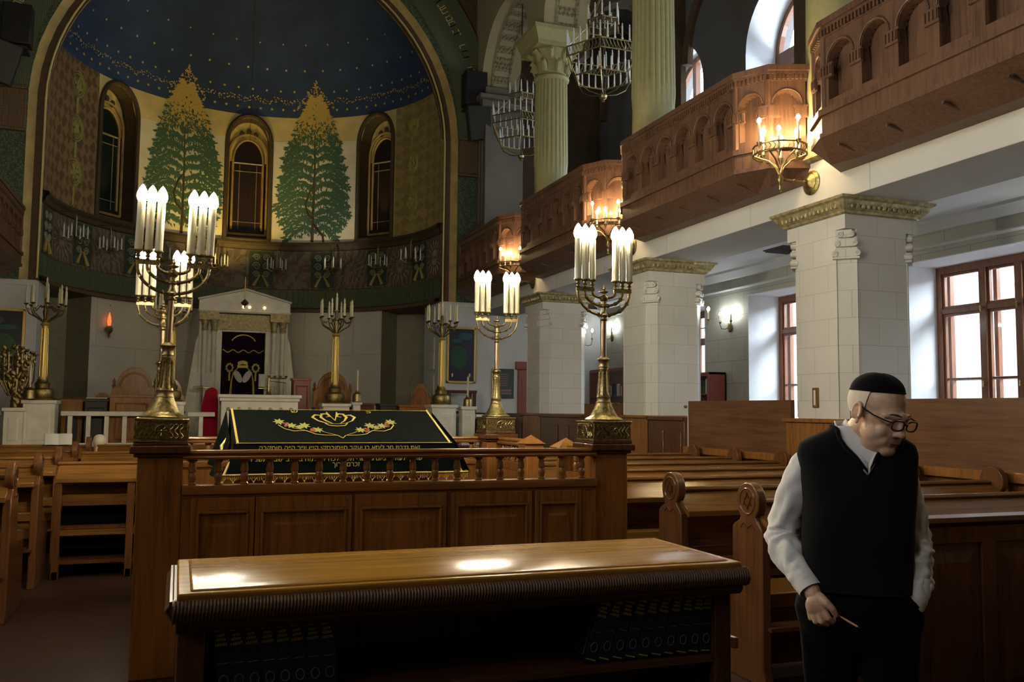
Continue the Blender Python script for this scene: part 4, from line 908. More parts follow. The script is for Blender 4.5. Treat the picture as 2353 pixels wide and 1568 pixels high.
# ------------------------------------------------------------------ bimah
B = thing('bimah', 'oak bimah enclosure with turned baluster railing and raised panels', 'bimah', (0, 0, 0))
def post(x, y, w=.12, h=1.215):
    p = MB().box(x - w, y - w, 0, x + w, y + w, h); c = MB().box(x - w - .02, y - w - .02, h, x + w + .02, y + w + .02, h + .02)
    c.box(x - w - .04, y - w - .04, h + .02, x + w + .04, y + w + .04, h + .065); c.box(x - w - .025, y - w - .025, h + .065, x + w + .025, y + w + .025, 1.295)
    o = p.build('corner_post', 'oak', B, bev=.006); c.build('post_cap', 'oak_d', o, bev=.014)
PX = (-.115, 2.685); PY = (5.54, 7.79)
for x in PX:
    for y in PY: post(x, y)
def rail(axis, a, b, fixed, skip=None, panels=((.087, .37), (.438, .93), (1.011, 1.514), (1.607, 2.081), (2.165, 2.424)), full=True):
    # axis 'x': runs along x at y=fixed (front face fixed), outward normal -y
    T = Matrix.Identity(3) if axis == 'x' else Matrix.Rotation(PI / 2 if axis == 'y' else -PI / 2, 3, 'Z')
    def put(mb): mb.v = [tuple(T @ Vector(p) + off) for p in mb.v]; return mb
    off = Vector((0, fixed, 0)) if axis == 'x' else Vector((fixed, 0, 0))
    s = 1 if axis == 'x' else (1 if axis == 'y' else -1)
    lo, hi = (a, b) if s > 0 else (-b, -a)
    h = MB().prism_x([(-.045, 1.20), (-.05, 1.215), (-.03, 1.225), (-.045, 1.235), (-.04, 1.252), (.04, 1.252), (.045, 1.235), (.03, 1.225), (.05, 1.215), (.045, 1.195)], lo, hi)
    put(h).build('handrail', 'oak_x' if axis == 'x' else 'oak', B, bev=.003)
    l = MB().prism_x([(-.05, 1.055), (-.055, 1.04), (-.05, 1.005), (-.035, .995), (-.035, .985), (.035, .985), (.05, 1.04), (.05, 1.055)], lo, hi)
    put(l).build('lower_rail', 'oak_x' if axis == 'x' else 'oak', B, bev=.003)
    n = int(round((hi - lo) / .142)); st_ = (hi - lo) / n
    for i in range(n):
        x = lo + (i + .5) * st_ - (.02 if axis == 'x' else 0)
        bl = MB().lathe([(.022, 1.055), (.024, 1.062), (.017, 1.070), (.020, 1.082), (.0235, 1.095), (.023, 1.108), (.018, 1.118), (.0165, 1.124), (.022, 1.130), (.0225, 1.140), (.019, 1.165), (.015, 1.180), (.021, 1.186), (.027, 1.192), (.027, 1.20)], (x, 0, 0), 14)
        put(bl).build('baluster', 'oak', B)
    f = MB().box(lo, -.03, 0, hi, .03, .985); put(f).build('panelling', 'oak', B)
    pn = MB(); fr = MB()
    for p0, p1 in panels:
        pn.raised(p0 + .035, p1 - .035, .12, .865, -.022, .045, .012)
        for (x0, z0, x1, z1) in ((p0 - .03, .04, p0, .985), (p1, .04, p1 + .03, .985), (p0, .912, p1, .985), (p0, .04, p1, .09)): fr.box(x0, -.045, z0, x1, -.03, z1)
        for (x0, z0, x1, z1) in ((p0, .895, p1, .912), (p0, .09, p0 + .014, .895), (p1 - .014, .09, p1, .895)): fr.box(x0, -.052, z0, x1, -.03, z1)
    mm = MB(); mm.v, mm.f, mm.mi = pn.v, pn.f, pn.mi
    put(pn).build('raised_panel', 'oak', B, smooth=False); put(fr).build('panel_frame', 'oak', B, bev=.003)
    gr = MB().box(lo, -.06, 0, hi, -.03, .10); put(gr).build('plinth', 'oak_d', B, bev=.004)
rail('x', .005, 2.567, 5.44)
rail('x', .005, 2.567, 7.86, panels=())
rail('-y', 5.66, 7.67, -.115 - .02, panels=())
rail('y', 6.98, 7.67, 2.70, panels=()); rail('y', 5.66, 6.10, 2.70, panels=())
for y in (6.18, 6.90):
    p = MB().box(2.63, y - .055, 0, 2.74, y + .055, 1.19).build('gate_post', 'oak', B, bev=.005)
    c = MB().box(2.605, y - .08, 1.19, 2.765, y + .08, 1.225); c.add([(2.59, y - .095, 1.225), (2.78, y - .095, 1.225), (2.78, y + .095, 1.225), (2.59, y + .095, 1.225), (2.685, y, 1.295)], [(0, 1, 4), (1, 2, 4), (2, 3, 4), (3, 0, 4), (3, 2, 1, 0)]); c.build('pyramid_cap', 'oak', p, smooth=False)
MB().box(0, 5.48, 0, 2.62, 7.84, .30).build('platform', 'oak_d', B)

# reading table with embroidered velvet cover
TX0, TX1, TY0, TY1, TZ0, TZ1 = .33, 1.93, 6.58, 7.33, 1.243, 1.478
rt_ = thing('reading_table', 'oak reading table standing inside the bimah under dark velvet', 'table', ((TX0 + TX1) / 2, (TY0 + TY1) / 2, .30))
c = rt_.location
MB().box(-.68, -.30, 0, .68, .30, .72).build('cabinet_body', 'oak', rt_, bev=.01)
MB().add([(-.78, -.36, .72), (.78, -.36, .72), (.78, .36, .72), (-.78, .36, .72), (-.78, -.36, .92), (.78, -.36, .92), (.78, .36, 1.14), (-.78, .36, 1.14)], [(0, 3, 2, 1), (4, 5, 6, 7), (0, 1, 5, 4), (1, 2, 6, 5), (2, 3, 7, 6), (3, 0, 4, 7)]).build('sloping_top', 'oak', rt_)
ct = thing('velvet_cover', 'dark green velvet table cover with gold crown, vines and Hebrew embroidery', 'tablecloth', (TX0, TY0, TZ0))
SL = math.atan2(TZ1 - TZ0, TY1 - TY0); LEN = math.hypot(TZ1 - TZ0, TY1 - TY0); WD = TX1 - TX0
def top(x, v, k=.0): return (x, v * math.cos(SL) - k * math.sin(SL), v * math.sin(SL) + k * math.cos(SL))   # point on the slope
def front(x, s, k=.0): return (x, -.03 - .10 * (s / .25) * .4 - k, -s)                                         # point on the front drop
cv = MB(); DR = .225
cv.grid(lambda u, v: (u * WD, *top(0, v * LEN)[1:]), 12, 8)
def fr_pt(u, v):
    flare = .10 * v * v; x = -flare + u * (WD + 2 * flare); return (x, -.04 * v - .012 * math.sin(u * 31) * v - .02, -DR * v - .0)
cv.grid(lambda u, v: ((u * WD), -.02 * v, -.004 * v) if v <= 1 else None, 12, 1)
cv.grid(fr_pt, 48, 8)
for s in (-1, 1):                                            # side drops, gathered towards the lower front corner
    def sd(u, v, s=s):
        x = (WD if s > 0 else 0) + s * (.02 + v * (.10 + .03 * math.sin(u * 9))); y = u * (TY1 - TY0) - (.04 * v + .02) * (1 - u); z = u * (TZ1 - TZ0) - v * (DR + (TZ1 - TZ0) * u * .75) ; return (x, y, z)
    cv.grid(sd, 16, 8)
cv.grid(lambda u, v: (u * WD, TY1 - TY0 + .02 * v, (TZ1 - TZ0) - .35 * v), 12, 3)
cv.build('velvet', 'velvet', ct, ang=70)
br = MB(); g2 = .006
def bar(pts, w): br.tube(pts, w, 6, flat=.6)
bar([top(.02, LEN, g2), top(.03, 0, g2), fr_pt(.02, 1)], .009); bar([top(WD - .02, LEN, g2), top(WD - .03, 0, g2), fr_pt(.98, 1)], .009)
bar([(0.02, -.024, .004), (WD - .02, -.024, .004)], .0055); bar([top(.0, LEN - .004, g2), top(WD, LEN - .004, g2)], .003)
bar([(fr_pt(i / 40, 1)[0], fr_pt(i / 40, 1)[1] - .006, fr_pt(i / 40, 1)[2] + .012) for i in range(41)], .012)
bar([(-.02, .28, .04), (-.07, .16, -.02), (-.06, .05, -.10)], .012)
br.build('gold_braid', 'braid', ct)
fg = MB()
for i in range(150):
    p = Vector(fr_pt((i + .5) / 150, 1)); l = .022 + .008 * math.sin(i * .9); fg.cyl(p + Vector((0, -.006, .004)), p + Vector((0, -.006, -l)), .0035, .002, 5)
for i in range(26):
    p = Vector(fr_pt((i + .5) / 26, 1)); fg.tube([p + Vector((-.02, -.008, -.01)), p + Vector((0, -.01, -.04)), p + Vector((.02, -.008, -.01))], .002, 4)
    fg.lathe([(.002, .0), (.006, -.008), (.004, -.012), (.009, -.04), (.001, -.041)], p + Vector((0, -.01, -.03)), 6)
fo = fg.build('fringe', 'braid', ct); fo['kind'] = 'stuff'
em = MB(); lf = MB(); fx = MB(); cxm = WD / 2 - .02         # crown and vine on the slope
def E3(pts, w, mb=em): mb.tube([top(cxm + x, v, .006) for x, v in pts], w, 5, flat=.5)
kv = .72; cr0 = .44
E3([(-.085, cr0), (-.06, cr0 - .05), (0, cr0 - .065), (.06, cr0 - .05), (.085, cr0)], .006); E3([(-.08, cr0 + .01), (-.04, cr0 - .01), (.04, cr0 - .01), (.08, cr0 + .01)], .004)
for s in (-1, 1):
    E3([(s * .07, cr0), (s * .13, cr0 + .06), (s * .165, cr0 + .15), (s * .14, cr0 + .21), (s * .10, cr0 + .20)], [.005, .008, .011, .009, .004])
    E3([(s * .03, cr0), (s * .07, cr0 + .06), (s * .10, cr0 + .15), (s * .085, cr0 + .23), (s * .045, cr0 + .24), (s * .03, cr0 + .17), (s * .06, cr0 + .155)], [.004, .008, .012, .010, .008, .005, .003])
    E3([(0, cr0 + .07), (s * .018, cr0 + .16), (s * .04, cr0 + .28)], [.004, .004, .006])
    E3([(0, .10), (s * .03, .16), (s * .12, .165), (s * .19, .19), (s * .25, .27), (s * .34, .26), (s * .40, .31), (s * .44, .40)], .0045)
    E3([(s * .04, .17), (s * .10, .22), (s * .13, .25)], .003); E3([(s * .25, .27), (s * .30, .31), (s * .34, .33)], .003)
    for (x, v, q) in ((.16, .28, .045), (.25, .38, .05), (.345, .38, .045), (.43, .47, .05), (.29, .34, .035)):
        cxx = cxm + s * x; lf.add([top(cxx + q * (1 if k % 2 else .5) * math.cos(k * PI / 7), v + 1.6 * q * (1 if k % 2 else .5) * math.sin(k * PI / 7), .008) for k in range(14)], [tuple(range(14))])
    for (x, v) in ((.205, .27), (.385, .40)):
        for k in range(10): fx.ball(top(cxm + s * (x + rnd.uniform(-.018, .018)), v + rnd.uniform(-.035, .035), .008), .009, 6)
em.build('crown_embroidery', 'braid', ct); lf.build('leaf_embroidery', 'leaf', ct, smooth=False); fx.build('grape_embroidery', 'fruit', ct)
def text_obj(s, size, mat, parent, mtx, align='CENTER', ex=.001):
    cu = bpy.data.curves.new('lettering', 'FONT'); cu.body = s; cu.size = size; cu.align_x = align; cu.extrude = ex; cu.materials.append(M[mat])
    tmp = bpy.data.objects.new('lettering', cu); COL.objects.link(tmp); dg = bpy.context.evaluated_depsgraph_get()
    me = bpy.data.meshes.new_from_object(tmp.evaluated_get(dg)); bpy.data.objects.remove(tmp)
    o = bpy.data.objects.new('lettering', me); COL.objects.link(o); o.parent = parent; o.matrix_local = mtx; return o
def he(s): return s[::-1]
FM = Matrix.Rotation(PI / 2, 4, 'X')
def fline(s, x, z, size): 
    v = -z / DR; text_obj(he(s), size, 'braid', ct, Matrix.Translation((x, fr_pt(.5, v)[1] - .016, z)) @ FM)
fline('זאת נדבת מר ליסא בן יעקב חיימובסקי הי״ו יו״ר ה״ה מוסקבה', cxm - .03, -.045, .047)
fline('ממשפחת', cxm + .18, -.083, .045)
fline('שהלך לעולמו ביום ג תשרי תשנ', cxm + .27, -.122, .047)
fline('שהלכה לעולמה ביום ב׳ שבט תשנ״ד', cxm - .33, -.122, .047)
fline('זכרם ברוך', cxm + .0, -.162, .047)
for x, s in ((-.29, 'ש'), (.30, 'כ')): text_obj(s, .085, 'braid', ct, Matrix.Translation(top(cxm + x, LEN - .085, .008)) @ Matrix.Rotation(SL, 4, 'X'))

# ------------------------------------------------------------------ book cabinet in front of the bimah
D = thing('book_cabinet', 'low oak bookcase with polished top and carved rope edge, in front', 'cabinet', (0, 2.87, 0), R(.3))
tp = MB().box(.0, .0, .925, 1.965, .655, .945); tp.frustum(.035, .03, .945, 1.93, .62, .951, .012); tp.build('top', 'top', D, bev=.006)
ed = MB(); pf_ = [(-.010, .928), (-.030, .918), (-.038, .897), (-.030, .873), (-.012, .862), (0, .860), (0, .93)]
ed.prism_x(pf_, -.012, 1.977)
for i in range(196):
    x = -.01 + i * .01015; ed.tube([(x, -.016, .864), (x + .001, -.034, .874), (x + .003, -.041, .897), (x + .005, -.033, .916), (x + .006, -.014, .926)], .0040, 5)
for i in range(64):
    y = i * .0102
    for xx, s in ((-.002, -1), (1.967, 1)): ed.tube([(xx + s * .006, y, .866), (xx + s * .028, y + .002, .897), (xx + s * .006, y + .006, .925)], .0042, 5)
ed.box(-.02, 0, .878, 0, .655, .925); ed.box(1.965, 0, .878, 1.985, .655, .925); ed.box(0, .64, .878, 1.965, .67, .925)
ed.build('rope_edge', 'rib_brown', D)
ud = MB().prism_x([(-.004, .862), (-.008, .850), (.0, .838), (.012, .828), (.05, .826), (.05, .866)], -.0, 1.965).build('under_moulding', 'oak_dx', D, bev=.002)
bd = MB(); bd.box(.005, .06, .0, .085, .10, .862); bd.box(1.885, .06, .0, 1.955, .10, .862); bd.box(.005, .10, 0, .035, .62, .862); bd.box(1.925, .10, 0, 1.955, .62, .862); bd.box(.035, .59, 0, 1.925, .62, .9); bd.box(.085, .06, .84, 1.885, .10, .862)
bd.box(.035, .1, .862, 1.925, .6, .88)
bd.build('carcass', 'oak_d', D, bev=.004)
MB().box(.085, .065, .572, 1.885, .59, .598).build('shelf', 'oak_dx', D, bev=.003)
MB().box(.085, .07, .05, 1.885, .59, .08).build('bottom_shelf', 'oak_dx', D, bev=.003)
tr_ = MB().box(-.012, .04, .60, .012, .12, .64); tr_.box(1.95, .04, .62, 1.975, .12, .66); tr_.build('side_ledge', 'oak', D, bev=.004)
# books
def make_book(label, thick=.048, h=.225, dpt=.25):
    t = thing('book', label, 'book', (0, 0, 0), 0)
    MB().box(0, 0, 0, thick, dpt, h).build('cover', 'book', t, bev=.004)
    MB().box(.004, .006, .004, thick - .004, dpt + .001, h - .004).build('pages', 'paper', t)
    gl = MB()
    for z in (h - .012, h - .017): gl.box(.005, -.0012, z, thick - .005, 0, z + .003)
    gl.box(.005, -.0012, .010, thick - .005, 0, .014)
    rn = random.Random(2)
    for z, n in ((h - .034, 4), (h - .047, 5), (h - .062, 6)):
        w = (.006 * n); 
        for k in range(n): gl.box(thick / 2 - w / 2 + k * .006, -.0012, z, thick / 2 - w / 2 + k * .006 + .004, 0, z + rn.choice((.008, .009)))
    gl.build('gilt_title', 'book_gold', t)
    sv = MB(); sv.box(.008, -.001, h * .48, thick - .008, 0, h * .49)
    sv.tube([(thick / 2 + .013 * math.cos(i * PI / 6), -.0005, h * .25 + .017 * math.sin(i * PI / 6)) for i in range(12)], .0014, 4, closed=True)
    for k in range(7): sv.ball((thick / 2 + rn.uniform(-.01, .01), -.0005, h * .62 + rn.uniform(-.008, .012)), .0016, 5)
    for z in (.02, h - .02): sv.box(-.001, .02, z, .0, dpt - .02, z + .002)
    for y in (.02, dpt - .02): sv.box(-.001, y, .02, .0, y + .002, h - .02)
    sv.add([(-.001, dpt / 2 - .03, .07), (-.001, dpt / 2, .05), (-.001, dpt / 2 + .03, .07), (-.001, dpt / 2, .09)], [(0, 1, 2, 3)])
    sv.build('silver_stamp', 'book_grey', t)
    return t
bk = make_book('navy book with gilt title, in right-hand row on the shelf'); bk['group'] = 'navy books leaning on the cabinet shelf'
tbk = tree_of(bk); ordn = ('first', 'second', 'third', 'fourth', 'fifth', 'sixth', 'seventh', 'eighth', 'ninth', 'tenth')
for i in range(10):
    o = bk if i == 0 else dup(tbk, (0, 0, 0), 0, '')
    lean = (17, 16, 15, 14, 13.5, 12.5, 12, 11, 9, 4)[i]; x = 1.362 + i * .0525
    o.location = (x, 2.965, .5985 + .048 * math.sin(R(lean))); o.rotation_euler = (0, R(lean), R(.3)); o['label'] = '%s navy book from the left in the right-hand leaning row' % ordn[i]; o['group'] = 'navy books leaning on the cabinet shelf'
for i in range(8):
    o = dup(tbk, (.125 + i * .0465, 2.965, .5985), 0, '%s navy book from the left in the dim left-hand row' % ordn[i], 'navy books in the dark end of the shelf')
    o.rotation_euler = (0, R(-5 - .4 * (i % 3)), 0)

# ------------------------------------------------------------------ pews
def make_pew(L, name='pew', ends=(1, 1), medal=True, desk=False, rz_end=1.0):
    t = thing(name, '', 'pew')
    bp = MB().box(.03, -.015, .61, L - .03, .015, .975); bp.box(.03, -.028, .61, L - .03, -.015, .65)
    bp.build('back_panel', 'pew', t, bev=.003)
    MB().prism_x([(-.03, .972), (-.036, .985), (-.02, 1.0), (.02, 1.0), (.036, .985), (.03, .972)], .02, L - .02).build('top_rail', 'pew', t, bev=.003)
    MB().prism_x([(-.02, .972), (-.02, .945), (-.185, .835), (-.20, .822), (-.215, .828), (-.215, .862), (-.20, .872)], .03, L - .03).build('book_ledge', 'pew', t, bev=.003)
    if desk:
        lg = MB(); n = max(2, int(L / .56) + 1)
        for i in range(n):
            x = .05 + (L - .1) * i / (n - 1); o = MB().box(x - .03, -.20, 0, x + .03, -.15, .82); o.box(x - .025, -.2, 0, x + .025, .2, .07); o.build('leg', 'pew_v', t, bev=.003)
        MB().box(.05, -.19, .37, L - .05, -.165, .42).build('stretcher', 'pew', t); MB().box(.05, -.15, .12, L - .05, .3, .15).build('foot_board', 'oak_d', t)
        MB().box(.03, .12, .0, L - .03, .14, .70).build('shade_board', 'void', t)  # black sheet standing in for the shade under the desk
        MB().box(.05, -.14, .42, L - .05, .0, .44).build('book_shelf', 'oak_d', t)
    else:
        st_ = MB().box(.03, .02, .43, L - .03, .42, .46); st_.box(.03, .0, .38, L - .03, .02, .46); st_.build('seat', 'pew', t, bev=.005)
        MB().box(.03, .03, .06, L - .03, .06, .40).build('kick_board', 'oak_d', t)
        MB().box(.03, -.20, .30, L - .03, -.02, .32).build('under_shelf', 'oak_d', t)
    for s, x in ((-1, 0), (1, L)):
        if not ends[0 if s < 0 else 1]: continue
        x0, x1 = (x, x + .055) if s < 0 else (x - .055, x)
        disc = [(-.03 + .108 * math.cos(R(a)), .992 * rz_end + .108 * math.sin(R(a))) for a in range(-50, 231, 14)]
        poly = disc + [(-.12, .885), (-.15, .86), (-.165, .84), (-.165, .10), (-.19, 0), (.44, 0), (.44, .47), (.41, .50), (.16, .52), (.12, .60), (.12, .84), (.10, .86), (.05, .885)]
        e = MB().prism_x(poly, x0, x1).build('end_panel', 'pew_v', t, bev=.006)
        if medal:
            xo = x0 if s < 0 else x1; m = MB()
            m.tube([(xo, -.03 + .072 * math.cos(i * PI / 10), .995 + .072 * math.sin(i * PI / 10)) for i in range(20)], .005, 5, closed=True)
            for k in range(2): m.tube([(xo, -.03 + .045 * math.cos(R(90 + k * 180 + q * 120)), .995 + .045 * math.sin(R(90 + k * 180 + q * 120))) for q in range(3)], .004, 4, closed=True)
            m.tube([(xo, -.10, .84), (xo, -.07, .87), (xo, -.03, .845), (xo, .01, .87), (xo, .04, .84)], .005, 5)
            m.build('carved_medallion', 'oak_d', e)
    return t
pp = make_pew(2.84); pp.location = (3.02, 4.40, 0); pp['group'] = 'oak pews right of the bimah'; pp['label'] = 'oak pew whose carved round end stands nearest the man'
tp_ = tree_of(pp)
names = ('second', 'third', 'fourth', 'fifth', 'sixth', 'seventh')
for k in range(1, 7):
    dup(tp_, (3.02, 4.40 + .862 * k, 0), 0, 'oak pew right of the bimah, %s row counted from the man' % names[k - 1], 'oak pews right of the bimah')
lp = make_pew(5.0, ends=(0, 1)); lp.location = (-6.1, 7.25, 0); lp['group'] = 'oak pews at the left edge'; lp['label'] = 'nearest oak pew at the left edge, with dark carved round end'
tl = tree_of(lp); dup(tl, (-6.1, 8.50, 0), 0, 'second oak pew at the left edge, round end left of the desk', 'oak pews at the left edge')
tl = tree_of(lp)
for k, y in enumerate((9.8, 11.2, 12.7)): dup(tl, (-6.1, y, 0), 0, 'oak pew row far left, %s behind the open desk' % ('first', 'second', 'third')[k], 'oak pews at the left edge')
dk = make_pew(3.6, 'pew_desk', ends=(0, 0), desk=True); dk.location = (-1.05, 8.9, 0); dk['label'] = 'oak desk row with open legs behind the bimah, nearest of the three'; dk['group'] = 'oak desk rows between bimah and ark'
tdk = tree_of(dk)
for k, y in enumerate((10.8, 12.7)): dup(tdk, (-1.05, y, 0), 0, 'oak desk row between bimah and ark, %s of the three' % ('middle', 'farthest')[k], 'oak desk rows between bimah and ark')
pt = thing('pew_front_partition', 'dark oak partition with raised panels at lower right, behind the man', 'partition', (3.06, 3.46, 0))
MB().box(0, -.03, 0, 2.9, .03, .96).build('board', 'oak_d', pt)
MB().prism_x([(-.05, .955), (-.07, .975), (-.06, .998), (.06, .998), (.07, .975), (.05, .955)], -.02, 2.9).build('top_rail', 'oak_dx', pt, bev=.003)
f = MB(); r2 = MB()
for i in range(4):
    x = .0 + i * .66; f.box(x, -.045, 0, x + .09, -.03, .955); 
    for (a, b, c2, d) in ((x + .09, .87, x + .66, .955), (x + .09, 0, x + .66, .12)): f.box(a, -.045, b, c2, -.03, d)
    r2.raised(x + .13, x + .62, .16, .83, -.03, .05, .014)
f.build('panel_frame', 'oak_d', pt, bev=.004); r2.build('raised_panel', 'oak_d', pt, smooth=False)

# open prayer book standing on the far desk row
ob = thing('open_book', 'open white prayer book standing on the far left pew', 'book', (-1.47, 12.62, 1.0))
m = MB()
for s in (-1, 1): m.grid(lambda u, v, s=s: (s * .155 * u, -.01 - .02 * math.sin(PI * u) - .05 * (1 - v) * 0, .14 * v + .004 * math.sin(PI * u)), 8, 2)
m.build('pages', 'paper', ob); c_ = MB().box(-.16, 0, 0, .16, .006, .14).build('cover', 'book', ob)

# ------------------------------------------------------------------ ark and dais furniture
AR = thing('ark', 'white marble torah ark with gabled top, gilded frieze and columns', 'ark', (1.24, 21.5, .80))
a = MB(); a.box(-.98, 0, 0, -.48, .9, 2.82); a.box(.48, 0, 0, .98, .9, 2.82); a.box(-.48, 0, 2.42, .48, .9, 2.82); a.box(-.48, .55, 0, .48, .9, 2.5)
a.build('body', 'marble', AR, bev=.01)
for s in (-1, 1):
    MB().prism_y([(s * .98, 0), (s * 1.34, 0), (s * 1.24, .7), (s * 1.04, 2.2), (s * .98, 2.35)], .05, .8).build('side_flank', 'marble', AR, smooth=False)
    for x in (.66, .86):
        c2 = MB().lathe([(.075, .35), (.075, .40), (.06, .42), (.056, .5), (.052, 2.38), (.07, 2.42)], (s * x, -.12, 0), 16); c2.build('column', 'marble', AR)
        MB().lathe([(.062, 2.40), (.075, 2.44), (.062, 2.48), (.085, 2.62), (.09, 2.66)], (s * x, -.12, 0), 16).build('column_capital', 'capgold', AR)
    MB().box(s * .76 - .24, -.26, 0, s * .76 + .24, .0, .35).build('pedestal', 'marble', AR, bev=.008)
MB().box(-.60, -.06, 2.46, .60, 0, 2.82).build('gilded_frieze', 'capgold', AR, bev=.004)
MB().box(-.99, -.26, 2.66, -.56, 0, 2.86).build('frieze_block', 'capgold', AR); MB().box(.56, -.26, 2.66, .99, 0, 2.86).build('frieze_block', 'capgold', AR)
p = MB().prism_y([(-1.0, 2.84), (1.0, 2.84), (1.0, 3.10), (0, 3.36), (-1.0, 3.10)], -.24, .9).build('gable', 'marble', AR, smooth=False)
p = MB(); p.tube([(-1.03, -.26, 3.12), (0, -.26, 3.39), (1.03, -.26, 3.12)], .025, 6); p.tube([(-1.02, -.25, 2.87), (1.02, -.25, 2.87)], .02, 6); p.build('gable_moulding', 'marble', AR)
MB().prism_x([(-.25, 0), (-.95, 0), (-.95, .15), (-.7, .15), (-.7, .3), (-.25, .3)], -.9, .9).build('steps', 'marble', AR, smooth=False)
for x in (-.04, .09, .42):
    MB().ball((x, -.25, 2.98), (.025, .012, .03), 8).build('gable_glow_dot', 'glow', AR)  # bright points on the gable, given emission of their own
cu = MB(); cu.grid(lambda u, v: (-.48 + .96 * u, .12 + .02 * math.sin(u * 40), .75 + 1.75 * v), 80, 2); cu.build('curtain', 'velvet_v', AR)
va = MB()
for k, (w, z0, z1) in enumerate(((.36, 2.28, 2.46), (.42, 2.05, 2.28), (.46, 1.95, 2.05))): va.box(-w, .06, z0, w, .09, z1)
va.build('valance', 'velvet_v', AR)
ge = MB(); ge.tube([(-.46 + .92 * i / 40, .05, 1.98 + .03 * math.cos(i * PI / 5)) for i in range(41)], .012, 5)
ge.tube([(.30 * math.cos(R(a)), .05, 2.08 + .28 * math.sin(R(a))) for a in range(30, 151, 8)], .014, 5)
ge.build('valance_embroidery', 'braid', AR)
em2 = MB()
for i in range(7): em2.ball((-.09 + .03 * i, .10, 1.70 + .03 * math.sin(i * PI / 6)), (.022, .01, .05), 8)
em2.box(-.12, .09, 1.60, .12, .10, 1.66)
for s in (-1, 1):
    for i in range(9): an = i * 2 * PI / 9; em2.ball((s * .29 + .07 * math.cos(an), .10, 1.60 + .085 * math.sin(an)), (.025, .01, .03), 6)
    em2.tube([(s * .10, .10, 1.60), (s * .2, .10, 1.5), (s * .24, .10, 1.3), (s * .26, .10, .95)], [.012, .012, .018, .03], 6); em2.tube([(s * .29, .10, 1.5), (s * .29, .10, 1.3)], .02, 6)
em2.build('lion_embroidery', 'braid', AR)
tb_ = MB()
for s in (-1, 1): tb_.ball((s * .10, .10, 1.40), (.075, .012, .16), 12, Matrix.Rotation(s * .5, 3, 'Y'))
tb_.build('tablets_embroidery', 'paper', AR)
lamp = thing('eternal_lamp', 'small brass eternal lamp hanging in front of the ark gable', 'lamp', (1.17, 20.4, 3.80))
MB().lathe([(.002, -.14), (.02, -.12), (.015, -.09), (.07, -.05), (.085, -.01), (.06, .01), (.03, .04), (.01, .06)], n=14).build('bowl', 'brass', lamp); MB().tube([(0, 0, .05), (0, 0, .55)], .012, 6).build('hanging_rod', 'gold', lamp); MB().tube([(0, 0, .55), (0, 0, 8)], .004, 5).build('chain', 'iron', lamp)
lect = thing('marble_lectern', 'white marble reader table in front of the ark', 'table', (1.27, 16.75, .80))
m = MB().box(-.66, -.18, 0, .66, .25, .80); m.build('body', 'marble', lect, bev=.01)
m = MB().box(-.72, -.24, .86, .72, .30, .92); m.box(-.69, -.21, .80, .69, .27, .86); m.build('top_slab', 'marble', lect, bev=.01)
m = MB()
for i in range(7): m.ball((-.54 + i * .18, -.18, .66), (.035, .012, .035), 10)
m.build('rosette', 'capgold', lect)
hk = thing('wall_oil_lamp', 'red glowing small brass lamp on the grey wall left of the ark', 'lamp', (-1.62, 21.60, 3.3))
MB().lathe([(.002, -.30), (.03, -.27), (.02, -.23), (.075, -.16), (.085, -.09), (.05, -.05), (.03, -.04)], n=14).build('bowl', 'brass', hk); MB().lathe([(.03, -.04), (.045, .05), (.03, .16), (.004, .26)], n=10).build('flame_glass', 'flame', hk)
MB().tube([(0, 0, -.28), (0, .18, -.3), (0, .3, .2), (0, .2, .45), (0, 0, .40)], .012, 6).build('bracket_arm', 'brass_d', hk)
# low white balustrade on the dais edge
def baluster_run(x0, x1, label):
    t = thing('balustrade', label, 'railing', (x0, 16.9, .80)); L = x1 - x0
    MB().box(0, -.06, .52, L, .06, .60).build('rail', 'marble', t, bev=.01); MB().box(0, -.06, 0, L, .06, .06).build('base', 'marble', t)
    n = int(L / .24)
    for i in range(n): MB().box((i + .5) * L / n - .035, -.03, .06, (i + .5) * L / n + .035, .03, .52).build('baluster', 'marble', t)
baluster_run(-3.0, -2.82, 'white low railing at the far left of the dais'); baluster_run(-1.95, -.53, 'white low railing on the dais left of the marble table')
baluster_run(.06, .52, 'short white low railing between pedestal and marble table'); baluster_run(3.16, 4.42, 'white low railing right of the marble table'); baluster_run(5.40, 5.66, 'white low railing at the right end of the dais')
def pedestal(x, w, z, label, y=17.0):
    t = thing('pedestal', label, 'pedestal', (x, y, .80), 0, 'white marble pedestals on the dais'); h = z - .8
    MB().box(-w + .03, -w + .03, 0, w - .03, w - .03, h - .06).build('shaft', 'marble', t, bev=.005); MB().box(-w, -w, h - .06, w, w, h).build('cap', 'marble', t, bev=.01)
    MB().raised(-w + .09, w - .09, .1, h - .16, -w + .03, .02, .006).build('panel', 'marble', t, smooth=False); return t
CX_ = (-2.27, -.24, 2.65, 4.72)
for x, s in zip(CX_, ('at far left', 'left of the ark', 'right of the ark', 'at far right')):
    pedestal(x, .27, 1.58, 'white marble pedestal under the tall candelabrum %s' % s)
pedestal(-2.62, .17, 1.45, 'narrower white pedestal under the leafy bronze candelabrum', 16.75); pedestal(5.22, .16, 1.55, 'narrow white pedestal carrying a single candle, far right', 16.9)
pedestal(3.05, .10, 1.62, 'narrow white pedestal with single candle right of the ark', 16.95)
